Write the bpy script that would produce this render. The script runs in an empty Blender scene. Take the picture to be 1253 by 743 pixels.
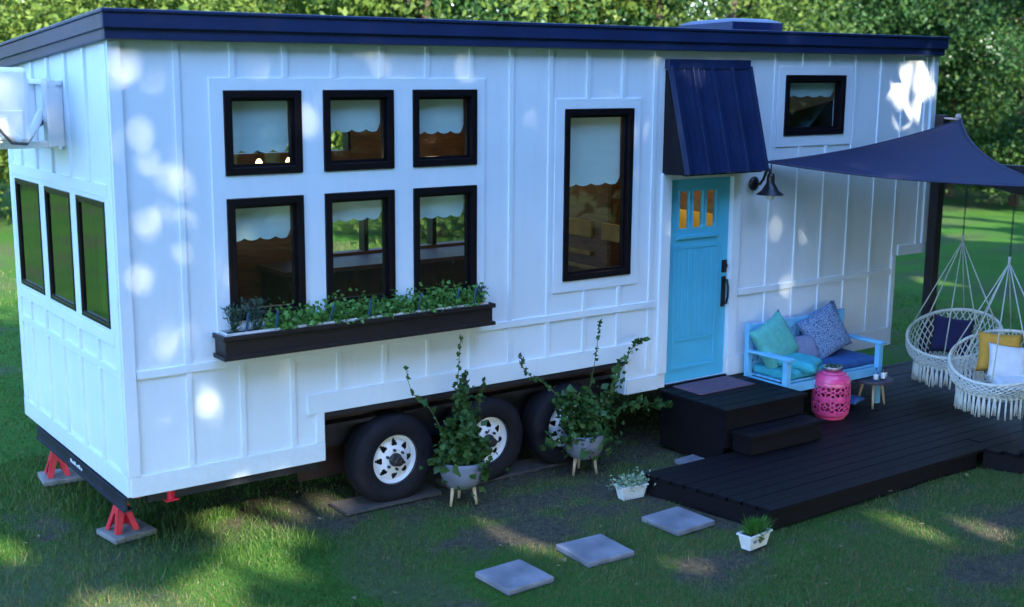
import bpy, bmesh, math, random
import numpy as np
from mathutils import Vector, Matrix, Euler, Quaternion
random.seed(7); rng = np.random.default_rng(11)
PI = math.pi
sc = bpy.context.scene
COL = sc.collection

# ------------------------------------------------------------------ helpers
class MB:
    """collects verts/faces, links as ONE mesh object"""
    def __init__(s): s.v = []; s.f = []
    def add(s, vs, fs):
        o = len(s.v); s.v += [tuple(v) for v in vs]; s.f += [tuple(i + o for i in f) for f in fs]; return s
    def box(s, x0, x1, y0, y1, z0, z1, M=None):
        vs = [(x, y, z) for x in (x0, x1) for y in (y0, y1) for z in (z0, z1)]
        if M is not None: vs = [tuple(M @ Vector(v)) for v in vs]
        return s.add(vs, [(0, 1, 3, 2), (4, 6, 7, 5), (0, 4, 5, 1), (2, 3, 7, 6), (0, 2, 6, 4), (1, 5, 7, 3)])
    def beam(s, a, b, w, h, up=(0, 0, 1)):
        a = Vector(a); b = Vector(b); d = (b - a); L = d.length; d.normalize()
        r = d.cross(Vector(up)).normalized(); u = r.cross(d)
        vs = []
        for p in (a, b):
            for i, j in ((-1, -1), (1, -1), (1, 1), (-1, 1)): vs.append(p + r * i * w / 2 + u * j * h / 2)
        return s.add(vs, [(3, 2, 1, 0), (4, 5, 6, 7), (0, 1, 5, 4), (1, 2, 6, 5), (2, 3, 7, 6), (3, 0, 4, 7)])
    def tube(s, pts, r, n=8, cap=True):
        pts = [Vector(p) for p in pts]; m = len(pts)
        rs = r if isinstance(r, (list, tuple)) else [r] * m
        vs = []; ref = None
        for i, p in enumerate(pts):
            d = (pts[min(i + 1, m - 1)] - pts[max(i - 1, 0)])
            d = d.normalized() if d.length > 1e-9 else Vector((0, 0, 1))
            if ref is None:
                ref = Vector((0, 0, 1)) if abs(d.z) < .9 else Vector((1, 0, 0))
            a = d.cross(ref).normalized(); b = d.cross(a).normalized(); ref = a.cross(d)
            for k in range(n):
                t = 2 * PI * k / n; vs.append(p + (a * math.cos(t) + b * math.sin(t)) * rs[i])
        fs = [(i * n + k, i * n + (k + 1) % n, (i + 1) * n + (k + 1) % n, (i + 1) * n + k) for i in range(m - 1) for k in range(n)]
        if cap: fs += [tuple(range(n))[::-1], tuple((m - 1) * n + k for k in range(n))]
        return s.add(vs, fs)
    def lathe(s, prof, n=32, c=(0, 0, 0), M=None, cap=True):
        vs = []; c = Vector(c)
        for r, z in prof:
            for k in range(n):
                t = 2 * PI * k / n; p = Vector((r * math.cos(t), r * math.sin(t), z))
                vs.append((M @ p if M is not None else p) + c)
        m = len(prof)
        fs = [(i * n + k, i * n + (k + 1) % n, (i + 1) * n + (k + 1) % n, (i + 1) * n + k) for i in range(m - 1) for k in range(n)]
        if cap and prof[0][0] > 1e-4: fs.append(tuple(range(n))[::-1])
        if cap and prof[-1][0] > 1e-4: fs.append(tuple((m - 1) * n + k for k in range(n)))
        return s.add(vs, fs)
    def build(s, name, mat, parent=None, smooth=False, bevel=0):
        me = bpy.data.meshes.new(name); me.from_pydata(s.v, [], s.f); me.update()
        if mat: me.materials.append(mat)
        if smooth: me.shade_smooth()
        o = bpy.data.objects.new(name, me); COL.objects.link(o)
        if parent is not None: o.parent = parent
        if bevel:
            b = o.modifiers.new('bevel', 'BEVEL'); b.width = bevel; b.segments = 2; b.limit_method = 'ANGLE'; b.angle_limit = math.radians(40)
        return o

def npmesh(name, V, F, mat, parent=None, smooth=False, attrs=None):
    """V (n,3), F (m,k) numpy"""
    me = bpy.data.meshes.new(name); m, k = F.shape
    me.vertices.add(len(V)); me.vertices.foreach_set('co', np.ascontiguousarray(V, np.float32).ravel())
    me.loops.add(m * k); me.loops.foreach_set('vertex_index', np.ascontiguousarray(F, np.int32).ravel())
    me.polygons.add(m); me.polygons.foreach_set('loop_start', np.arange(0, m * k, k, dtype=np.int32))
    me.update(calc_edges=True)
    if attrs:
        for an, arr in attrs.items():
            a = me.attributes.new(an, 'FLOAT', 'POINT'); a.data.foreach_set('value', np.ascontiguousarray(arr, np.float32))
    me.materials.append(mat)
    if smooth: me.shade_smooth()
    o = bpy.data.objects.new(name, me); COL.objects.link(o)
    if parent is not None: o.parent = parent
    return o

def tag(o, label=None, cat=None, group=None, kind=None):
    if label: o['label'] = label
    if cat: o['category'] = cat
    if group: o['group'] = group
    if kind: o['kind'] = kind
    return o
def empty(name, loc=(0, 0, 0), rz=0):
    o = bpy.data.objects.new(name, None); COL.objects.link(o); o.location = loc; o.rotation_euler = (0, 0, rz)
    o.empty_display_size = .2
    return o
def copy_tree(o, parent=None):
    c = o.copy(); COL.objects.link(c); c.parent = parent
    for ch in list(o.children): copy_tree(ch, c)
    return c

# ------------------------------------------------------------------ materials
def mat(name, col, rough=.6, var=.12, scale=8, bump=0, bscale=60, metal=0, spec=.5, col2=None, stretch=None, sheen=0, coat=0):
    m = bpy.data.materials.new(name); m.use_nodes = True; nt = m.node_tree; N = nt.nodes; L = nt.links
    p = N['Principled BSDF']
    tc = N.new('ShaderNodeTexCoord'); mp = N.new('ShaderNodeMapping'); L.new(tc.outputs['Object'], mp.inputs[0])
    if stretch: mp.inputs['Scale'].default_value = stretch
    nz = N.new('ShaderNodeTexNoise'); nz.inputs['Scale'].default_value = scale; nz.inputs['Detail'].default_value = 6; L.new(mp.outputs[0], nz.inputs['Vector'])
    rp = N.new('ShaderNodeValToRGB'); L.new(nz.outputs['Fac'], rp.inputs[0])
    c2 = col2 or tuple(min(1, c * (1 + var)) for c in col); c1 = tuple(c * (1 - var) for c in col) if not col2 else col
    rp.color_ramp.elements[0].position = .32; rp.color_ramp.elements[1].position = .68
    rp.color_ramp.elements[0].color = (*c1, 1); rp.color_ramp.elements[1].color = (*c2, 1)
    L.new(rp.outputs[0], p.inputs['Base Color'])
    p.inputs['Roughness'].default_value = rough; p.inputs['Metallic'].default_value = metal
    p.inputs['Specular IOR Level'].default_value = spec
    if coat: p.inputs['Coat Weight'].default_value = coat
    if bump:
        n2 = N.new('ShaderNodeTexNoise'); n2.inputs['Scale'].default_value = bscale; n2.inputs['Detail'].default_value = 5; L.new(mp.outputs[0], n2.inputs['Vector'])
        b = N.new('ShaderNodeBump'); b.inputs['Strength'].default_value = bump; b.inputs['Distance'].default_value = .01
        L.new(n2.outputs['Fac'], b.inputs['Height']); L.new(b.outputs[0], p.inputs['Normal'])
    return m

def leafmat(name, c1, c2, trans=.35, scale=2.5, rough=.5):
    m = bpy.data.materials.new(name); m.use_nodes = True; nt = m.node_tree; N = nt.nodes; L = nt.links
    p = N['Principled BSDF']; out = N['Material Output']
    g = N.new('ShaderNodeNewGeometry')
    nz = N.new('ShaderNodeTexNoise'); nz.inputs['Scale'].default_value = scale; nz.inputs['Detail'].default_value = 8; nz.inputs['Roughness'].default_value = .75
    L.new(g.outputs['Position'], nz.inputs['Vector'])
    rp = N.new('ShaderNodeValToRGB'); L.new(nz.outputs['Fac'], rp.inputs[0])
    rp.color_ramp.elements[0].position = .35; rp.color_ramp.elements[1].position = .65
    rp.color_ramp.elements[0].color = (*c1, 1); rp.color_ramp.elements[1].color = (*c2, 1)
    L.new(rp.outputs[0], p.inputs['Base Color']); p.inputs['Roughness'].default_value = rough; p.inputs['Specular IOR Level'].default_value = .3
    t = N.new('ShaderNodeBsdfTranslucent'); L.new(rp.outputs[0], t.inputs[0])
    mx = N.new('ShaderNodeMixShader'); mx.inputs[0].default_value = trans
    L.new(p.outputs[0], mx.inputs[1]); L.new(t.outputs[0], mx.inputs[2]); L.new(mx.outputs[0], out.inputs[0])
    return m

def glassmat(name, tint=(.92, .96, .96), ior=1.42, rough=.0, boost=.0):
    m = bpy.data.materials.new(name); m.use_nodes = True; nt = m.node_tree; N = nt.nodes; L = nt.links
    N.remove(N['Principled BSDF']); out = N['Material Output']
    tr = N.new('ShaderNodeBsdfTransparent'); tr.inputs[0].default_value = (*tint, 1)
    gl = N.new('ShaderNodeBsdfGlossy'); gl.inputs['Roughness'].default_value = rough; gl.inputs[0].default_value = (1, 1, 1, 1)
    fr = N.new('ShaderNodeFresnel'); gg = N.new('ShaderNodeNewGeometry'); mr = N.new('ShaderNodeMapRange'); mr.inputs[3].default_value = ior; mr.inputs[4].default_value = 1 / ior; L.new(gg.outputs['Backfacing'], mr.inputs[0]); L.new(mr.outputs[0], fr.inputs[0])
    ad = N.new('ShaderNodeMath'); ad.operation = 'ADD'; ad.use_clamp = True; ad.inputs[1].default_value = boost; L.new(fr.outputs[0], ad.inputs[0])
    mx = N.new('ShaderNodeMixShader'); L.new(ad.outputs[0], mx.inputs[0]); L.new(tr.outputs[0], mx.inputs[1]); L.new(gl.outputs[0], mx.inputs[2])
    # a little wobble in the pane
    nz = N.new('ShaderNodeTexNoise'); nz.inputs['Scale'].default_value = 2.2; b = N.new('ShaderNodeBump'); b.inputs['Strength'].default_value = .04; b.inputs['Distance'].default_value = .02
    L.new(nz.outputs['Fac'], b.inputs['Height']); L.new(b.outputs[0], gl.inputs['Normal'])
    L.new(mx.outputs[0], out.inputs[0]); return m

def emis(name, col, s):
    m = bpy.data.materials.new(name); m.use_nodes = True; p = m.node_tree.nodes['Principled BSDF']
    p.inputs['Base Color'].default_value = (*col, 1); p.inputs['Emission Color'].default_value = (*col, 1); p.inputs['Emission Strength'].default_value = s
    return m

M = {}
M['white'] = mat('white_paint', (.67, .755, .83), .5, .035, 1.6, .12, 45)
def siding():
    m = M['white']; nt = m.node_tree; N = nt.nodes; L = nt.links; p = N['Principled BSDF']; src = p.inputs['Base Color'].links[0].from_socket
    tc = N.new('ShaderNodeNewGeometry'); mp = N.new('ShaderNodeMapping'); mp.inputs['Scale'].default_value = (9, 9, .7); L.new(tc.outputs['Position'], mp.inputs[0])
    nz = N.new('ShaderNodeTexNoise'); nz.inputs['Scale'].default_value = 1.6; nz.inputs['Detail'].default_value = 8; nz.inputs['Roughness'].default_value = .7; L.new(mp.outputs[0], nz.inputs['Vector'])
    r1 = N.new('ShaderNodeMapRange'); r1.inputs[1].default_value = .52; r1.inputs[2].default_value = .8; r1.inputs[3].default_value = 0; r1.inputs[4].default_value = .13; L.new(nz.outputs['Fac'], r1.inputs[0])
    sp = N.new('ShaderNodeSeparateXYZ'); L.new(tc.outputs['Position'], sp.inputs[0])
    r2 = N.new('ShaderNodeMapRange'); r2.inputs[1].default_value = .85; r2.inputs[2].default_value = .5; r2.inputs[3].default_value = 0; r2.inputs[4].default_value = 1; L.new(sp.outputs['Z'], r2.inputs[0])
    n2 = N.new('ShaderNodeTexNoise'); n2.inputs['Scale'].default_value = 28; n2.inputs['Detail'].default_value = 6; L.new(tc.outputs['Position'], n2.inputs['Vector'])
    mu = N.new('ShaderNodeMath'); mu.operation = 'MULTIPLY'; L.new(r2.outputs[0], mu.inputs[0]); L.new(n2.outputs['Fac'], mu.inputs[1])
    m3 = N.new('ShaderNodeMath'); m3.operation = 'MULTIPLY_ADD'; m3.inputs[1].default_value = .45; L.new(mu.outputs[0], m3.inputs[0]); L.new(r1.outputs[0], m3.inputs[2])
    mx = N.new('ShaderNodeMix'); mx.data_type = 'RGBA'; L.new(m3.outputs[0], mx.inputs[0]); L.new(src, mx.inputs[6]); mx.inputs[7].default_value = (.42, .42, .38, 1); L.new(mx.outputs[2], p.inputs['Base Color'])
siding()
M['navy'] = mat('navy_metal', (.010, .022, .085), .42, .15, 3, .03, 20, spec=.6)
M['awning'] = mat('awning_metal', (.009, .020, .072), .27, .15, 3, .03, 20, spec=.6)
M['black'] = mat('window_black', (.006, .004, .007), .35, .2, 10, spec=.25)
M['boxwood'] = mat('dark_stained_wood', (.009, .005, .008), .5, .3, 6, .3, 30, stretch=(1, 8, 8))
M['deck'] = mat('dark_deck_stain', (.0036, .0026, .005), .62, .35, 5, .4, 40, stretch=(1, 7, 7), spec=.18)
M['post'] = mat('dark_post_stain', (.012, .009, .013), .6, .3, 5, .3, 40, stretch=(7, 7, 1))
M['door'] = mat('cyan_door_paint', (.075, .44, .63), .4, .06, 2, .05, 30)
M['benchpaint'] = mat('pale_blue_paint', (.17, .50, .76), .45, .08, 5, .05, 30)
M['steel'] = mat('dark_steel', (.02, .022, .035), .45, .3, 8, .1, 40, metal=.3)
M['red'] = mat('red_enamel', (.58, .012, .04), .4, .2, 9, .05, 40)
M['tyre'] = mat('tyre_rubber', (.006, .006, .010), .8, .3, 12, .2, 60, spec=.3)
M['rim'] = mat('white_rim', (.72, .74, .78), .35, .06, 6)
M['hub'] = mat('hub_black', (.012, .012, .014), .4, .2, 10)
M['concrete'] = mat('concrete', (.12, .12, .14), .9, .25, 4, .6, 60, col2=(.24, .235, .26))
M['pad'] = mat('pad_block', (.22, .21, .20), .9, .25, 12, .5, 60)
M['plank'] = mat('weathered_plank', (.05, .045, .045), .9, .3, 8, .4, 40, stretch=(1, 6, 6))
M['pot'] = mat('grey_pot', (.14, .155, .20), .6, .10, 7, .1, 40)
M['potleg'] = mat('pale_wood', (.48, .36, .24), .6, .15, 14)
M['trough'] = mat('white_trough', (.66, .67, .66), .55, .12, 9, .1, 30)
M['soil'] = mat('soil', (.03, .022, .016), .95, .4, 30, .8, 60)
M['pink'] = mat('pink_enamel', (.75, .065, .22), .3, .08, 5, coat=.3)
M['teal'] = mat('teal_fabric', (.09, .38, .34), .9, .12, 20, .2, 160)
M['aqua'] = mat('aqua_fabric', (.035, .35, .42), .85, .12, 14, .2, 120)
M['bluefab'] = mat('blue_fabric', (.02, .09, .28), .9, .15, 14, .2, 120)
M['greyfab'] = mat('grey_blue_fabric', (.16, .20, .33), .9, .12, 14, .2, 120)
M['navyfab'] = mat('navy_fabric', (.012, .012, .06), .95, .15, 14, .2, 120)
M['whitefab'] = mat('white_fabric', (.70, .70, .72), .9, .05, 14, .2, 120)
M['board'] = mat('ochre_light_patch', (.26, .17, .04), .7, .2, 5)
M['yellowlight'] = mat('yellow_light_patch', (.78, .52, .07), .7, .1, 5)
M['yellowfab'] = mat('yellow_fabric', (.60, .30, .04), .9, .1, 14, .2, 120)
M['rope'] = mat('cotton_rope', (.50, .50, .44), .95, .15, 40, .3, 200)
M['whitecord'] = mat('macrame_cord', (.62, .62, .56), .95, .12, 40, .3, 200)
M['sail'] = mat('sail_cloth', (.006, .0115, .050), .85, .12, 2, .6, 4)
M['sail_edge'] = mat('sail_webbing', (.03, .03, .07), .85, .2, 9)
M['ac'] = mat('ac_plastic', (.78, .78, .77), .4, .03, 5)
M['acdark'] = mat('ac_grille', (.05, .05, .06), .6, .2, 5)
M['inwood'] = mat('interior_wood', (.085, .036, .018), .5, .35, 5, .1, 30, stretch=(1, 1, 6), col2=(.17, .075, .035))
M['incab'] = mat('interior_cabinet', (.05, .022, .016), .5, .3, 5, .1, 30, stretch=(6, 6, 1))
M['incount'] = mat('interior_counter', (.10, .05, .045), .4, .25, 8)
M['inwhite'] = mat('interior_white', (.55, .53, .5), .7, .05, 5)
M['chrome'] = mat('faucet_metal', (.6, .5, .4), .25, .05, 5, metal=1)
M['lampblack'] = mat('lamp_black', (.010, .010, .014), .35, .1, 8)
M['frost'] = mat('frosted_glass', (.75, .73, .68), .3, .04, 8)
M['bulb'] = emis('warm_bulb', (1, .66, .30), 1.3)
M['mat'] = None
M['bark'] = mat('bark', (.09, .065, .05), .95, .4, 6, 1, 12, stretch=(3, 3, .6))
M['glass'] = glassmat('window_glass')
M['glassend'] = glassmat('window_glass_dark', (.22, .30, .28), 1.5, boost=.03)
M['bottle'] = mat('dark_bottle', (.02, .02, .03), .15, .1, 6)
M['bottlelabel'] = mat('bottle_white', (.7, .72, .75), .5, .04, 6)
M['tabletop'] = mat('table_dark', (.05, .035, .05), .55, .2, 9, stretch=(1, 6, 6))

def blindmat():
    m = bpy.data.materials.new('blind_fabric'); m.use_nodes = True; nt = m.node_tree; N = nt.nodes; L = nt.links
    p = N['Principled BSDF']; out = N['Material Output']; p.inputs['Roughness'].default_value = .9
    g = N.new('ShaderNodeTexCoord'); w = N.new('ShaderNodeTexNoise'); w.inputs['Scale'].default_value = 5
    mp = N.new('ShaderNodeMapping'); mp.inputs['Scale'].default_value = (.3, 1, 4); L.new(g.outputs['Object'], mp.inputs[0]); L.new(mp.outputs[0], w.inputs['Vector'])
    r = N.new('ShaderNodeValToRGB'); r.color_ramp.elements[0].color = (.52, .74, .80, 1); r.color_ramp.elements[1].color = (.64, .84, .88, 1); L.new(w.outputs['Fac'], r.inputs[0])
    L.new(r.outputs[0], p.inputs['Base Color']); t = N.new('ShaderNodeBsdfTranslucent'); L.new(r.outputs[0], t.inputs[0])
    mx = N.new('ShaderNodeMixShader'); mx.inputs[0].default_value = .3; L.new(p.outputs[0], mx.inputs[1]); L.new(t.outputs[0], mx.inputs[2]); L.new(mx.outputs[0], out.inputs[0]); return m
M['blind'] = blindmat()

def patmat(name, a, b, scale, thr=.5):
    m = bpy.data.materials.new(name); m.use_nodes = True; nt = m.node_tree; N = nt.nodes; L = nt.links
    p = N['Principled BSDF']; p.inputs['Roughness'].default_value = .9
    tc = N.new('ShaderNodeTexCoord'); v = N.new('ShaderNodeTexVoronoi'); v.feature = 'DISTANCE_TO_EDGE'; v.inputs['Scale'].default_value = scale; L.new(tc.outputs['Object'], v.inputs['Vector'])
    nz = N.new('ShaderNodeTexNoise'); nz.inputs['Scale'].default_value = scale * 1.3; nz.inputs['Detail'].default_value = 3; L.new(tc.outputs['Object'], nz.inputs['Vector'])
    mu = N.new('ShaderNodeMath'); mu.operation = 'MULTIPLY_ADD'; mu.inputs[1].default_value = 2.2; L.new(v.outputs['Distance'], mu.inputs[0]); L.new(nz.outputs['Fac'], mu.inputs[2])
    r = N.new('ShaderNodeValToRGB'); r.color_ramp.elements[0].position = thr - .03; r.color_ramp.elements[1].position = thr + .03
    r.color_ramp.elements[0].color = (*a, 1); r.color_ramp.elements[1].color = (*b, 1); L.new(mu.outputs[0], r.inputs[0]); L.new(r.outputs[0], p.inputs['Base Color']); return m
M['patfab'] = patmat('patterned_fabric', (.05, .10, .22), (.24, .36, .54), 62, .80)
M['mat'] = patmat('doormat_fibre', (.05, .035, .07), (.16, .09, .12), 60, .7)
M['variegated'] = leafmat('variegated_leaf', (.10, .22, .10), (.42, .50, .36), .2, 40)
M['leafpot'] = leafmat('pot_leaf', (.018, .055, .017), (.065, .15, .032), .25, 12)
M['leafherb'] = leafmat('herb_leaf', (.05, .16, .035), (.15, .34, .07), .3, 18)
M['leaflav'] = leafmat('grey_herb_leaf', (.03, .07, .055), (.08, .15, .10), .25, 18)
M['leafgrass'] = leafmat('tuft_leaf', (.03, .12, .015), (.07, .22, .03), .3, 18)
M['stem'] = mat('stem', (.07, .08, .03), .8, .3, 20)
M['stake'] = mat('blue_stake', (.05, .16, .32), .5, .15, 10)

# tree leaf materials
M['leafA'] = leafmat('leaf_bright', (.055, .13, .02), (.24, .33, .07), .5, 1.6)
M['leafB'] = leafmat('leaf_mid', (.025, .07, .015), (.085, .16, .03), .4, 1.6)
M['leafC'] = leafmat('leaf_deep', (.018, .065, .022), (.07, .17, .04), .4, 1.6)

# ------------------------------------------------------------------ camera
cam = bpy.data.cameras.new('camera'); co = bpy.data.objects.new('camera', cam); COL.objects.link(co); sc.camera = co
yaw, pit, rol = 0.6297544, -0.18771714, 0.00846695
cy, sy = math.cos(yaw), math.sin(yaw)
fw = Vector((sy * math.cos(pit), cy * math.cos(pit), math.sin(pit))); rt = Vector((cy, -sy, 0)); up = rt.cross(fw)
r2 = rt * math.cos(rol) + up * math.sin(rol); u2 = -rt * math.sin(rol) + up * math.cos(rol)
R = Matrix((r2, u2, -fw)).transposed()
co.matrix_world = Matrix.Translation((-2.790198, -8.422686, 3.538874)) @ R.to_4x4()
cam.lens = 43.69; cam.sensor_width = 36; cam.dof.use_dof = True; cam.dof.focus_distance = 11.0; cam.dof.aperture_fstop = 1.25; cam.clip_end = 1000; cam.clip_start = .05

# ------------------------------------------------------------------ world + sun
SUN = Vector((-.10, -.86, .50)).normalized()      # direction towards the sun
elev = math.asin(SUN.z); az = math.atan2(SUN.x, SUN.y)   # azimuth from +Y towards +X
w = bpy.data.worlds.new('World'); sc.world = w; w.use_nodes = True; wn = w.node_tree
bg = wn.nodes['Background']; sky = wn.nodes.new('ShaderNodeTexSky'); sky.sky_type = 'NISHITA'; sky.sun_disc = False
sky.sun_elevation = elev; sky.sun_rotation = az; sky.air_density = 1.3; sky.dust_density = .4; sky.ozone_density = 6.0
tint = wn.nodes.new('ShaderNodeMix'); tint.data_type = 'RGBA'; tint.blend_type = 'MULTIPLY'; tint.inputs[0].default_value = 1; tint.inputs[7].default_value = (.89, .96, 1.12, 1)
wn.links.new(sky.outputs[0], tint.inputs[6]); wn.links.new(tint.outputs[2], bg.inputs[0]); bg.inputs[1].default_value = .15
sl = bpy.data.lights.new('sun', 'SUN'); so = bpy.data.objects.new('sun', sl); COL.objects.link(so)
sl.energy = 2.5; sl.angle = math.radians(.55); sl.color = (1, .89, .70)
so.rotation_euler = SUN.to_track_quat('Z', 'Y').to_euler()
sc.view_settings.view_transform = 'Standard'; sc.view_settings.look = 'None'; sc.view_settings.gamma = 1; sc.view_settings.exposure = 2.85
sc.view_settings.use_curve_mapping = False
sc.cycles.max_bounces = 8; sc.cycles.transparent_max_bounces = 12; sc.cycles.use_denoising = True

# ------------------------------------------------------------------ noise in numpy
def vnoise(x, y, s, seed=0):
    r = np.random.default_rng(seed); G = r.random((256, 256))
    u = x * s + 1000.3; v = y * s + 1000.7; i = np.floor(u).astype(int); j = np.floor(v).astype(int); a = u - i; b = v - j
    a = a * a * (3 - 2 * a); b = b * b * (3 - 2 * b); i %= 256; j %= 256; i1 = (i + 1) % 256; j1 = (j + 1) % 256
    return (G[i, j] * (1 - a) + G[i1, j] * a) * (1 - b) + (G[i, j1] * (1 - a) + G[i1, j1] * a) * b
def fbm(x, y, s, seed=0):
    return sum(vnoise(x, y, s * 2 ** k, seed + k) / 2 ** k for k in range(4)) / 1.875
BARE = [(4.4, -1.0, 1.3, .6), (4.2, -1.7, .5, .35), (2.6, -1.1, .9, .35), (3.2, -.6, .8, .25), (6.2, -3.1, .8, .25), (8.6, -4.2, 1.0, .4), (-.3, 1.2, .25, .55), (1.6, .5, 1.3, .6), (3.5, .4, 2.5, .9),
        (5.2, -3.6, .7, .3), (-.05, 9.0, 1.6, .5), (6.5, .5, 3, 1.2), (3.6, -2.4, .6, .25), (1.2, -2.0, .5, .3), (2.0, .2, 1.2, .5), (7.3, -3.3, .6, .3)]
def dry(x, y):
    return np.clip((x - 1.4) / 1.6, 0, 1) * np.clip((1.5 - y) / 1.5, 0, 1) * np.clip((14 - x) / 4, 0, 1) * np.clip(fbm(x, y, .9, 41) * 2.2 - .35, 0, 1)
def bare(x, y):
    n = fbm(x, y, 1.1, 3); n2 = fbm(x, y, 6, 9)
    b = np.clip((n - .56) * 4.5, 0, .55)
    for cx, cy_, a, c in BARE:
        d = ((x - cx) / a) ** 2 + ((y - cy_) / c) ** 2
        b = np.maximum(b, np.clip(1.25 - d + (n2 - .5) * 1.9, 0, 1) * .9)
    return np.clip(b + (n2 - .5) * .5 * (b > .05) + dry(x, y) * .26, 0, 1)

# ------------------------------------------------------------------ ground
def ground():
    xs = np.concatenate([-np.geomspace(5, 250, 30)[::-1], np.arange(-4.9, 13, .07), np.geomspace(13.1, 260, 34)])
    ys = np.concatenate([-np.geomspace(5, 200, 26)[::-1], np.arange(-4.9, 9, .07), np.geomspace(9.1, 260, 34)])
    X, Y = np.meshgrid(xs, ys, indexing='ij'); nx, ny = X.shape
    Z = (fbm(X, Y, .7, 21) - .5) * .05 * np.clip(1, 0, 1) + (fbm(X, Y, .06, 31) - .5) * .5 * np.clip((np.hypot(X - 4, Y) - 14) / 20, 0, 1)
    Z -= .01
    V = np.stack([X, Y, Z], -1).reshape(-1, 3)
    i = np.arange(nx - 1)[:, None] * ny + np.arange(ny - 1)[None]; F = np.stack([i, i + ny, i + ny + 1, i + 1], -1).reshape(-1, 4)
    m = bpy.data.materials.new('lawn'); m.use_nodes = True; nt = m.node_tree; N = nt.nodes; L = nt.links; p = N['Principled BSDF']
    p.inputs['Roughness'].default_value = .95; p.inputs['Specular IOR Level'].default_value = .1
    tc = N.new('ShaderNodeNewGeometry')
    def noise(s, d=6):
        n = N.new('ShaderNodeTexNoise'); n.inputs['Scale'].default_value = s; n.inputs['Detail'].default_value = d; n.inputs['Roughness'].default_value = .7; L.new(tc.outputs['Position'], n.inputs['Vector']); return n
    def ramp(n, a, b, lo=.35, hi=.65):
        r = N.new('ShaderNodeValToRGB'); r.color_ramp.elements[0].position = lo; r.color_ramp.elements[1].position = hi
        r.color_ramp.elements[0].color = (*a, 1); r.color_ramp.elements[1].color = (*b, 1); L.new(n.outputs['Fac'], r.inputs[0]); return r
    def mix(f, a, b):
        x = N.new('ShaderNodeMix'); x.data_type = 'RGBA'; L.new(f, x.inputs[0]); L.new(a, x.inputs[6]); L.new(b, x.inputs[7]); return x.outputs[2]
    g1 = ramp(noise(14), (.022, .090, .015), (.052, .165, .022)); g2 = ramp(noise(30), (.035, .12, .018), (.075, .18, .028))
    big = ramp(noise(.35, 3), (0, 0, 0), (1, 1, 1), .4, .62)
    grass = mix(big.outputs[0], g1.outputs[0], g2.outputs[0])
    soil = ramp(noise(22), (.05, .046, .036), (.12, .11, .075))
    at = N.new('ShaderNodeAttribute'); at.attribute_name = 'bare'
    c = mix(at.outputs['Fac'], grass, soil.outputs[0]); L.new(c, p.inputs['Base Color'])
    b = N.new('ShaderNodeBump'); b.inputs['Strength'].default_value = .9; b.inputs['Distance'].default_value = .04; L.new(noise(45).outputs['Fac'], b.inputs['Height']); L.new(b.outputs[0], p.inputs['Normal'])
    o = npmesh('ground', V, F, m, smooth=True, attrs={'bare': bare(V[:, 0], V[:, 1])}); tag(o, kind='structure')
ground()

DECK = [(4.03, -.97), (4.25, -2.18), (7.02, -2.18), (7.42, -2.98), (8.6, -3.7), (10.2, -3.2), (10.6, -1.2), (9.7, .36), (6.12, .36), (6.12, -.97)]
def inpoly(x, y, P):
    r = np.zeros(np.shape(x), bool); n = len(P)
    for i in range(n):
        (x1, y1), (x2, y2) = P[i], P[(i + 1) % n]
        c = ((y1 > y) != (y2 > y)) & (x < (x2 - x1) * (y - y1) / (y2 - y1 + 1e-12) + x1); r ^= c
    return r

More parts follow.
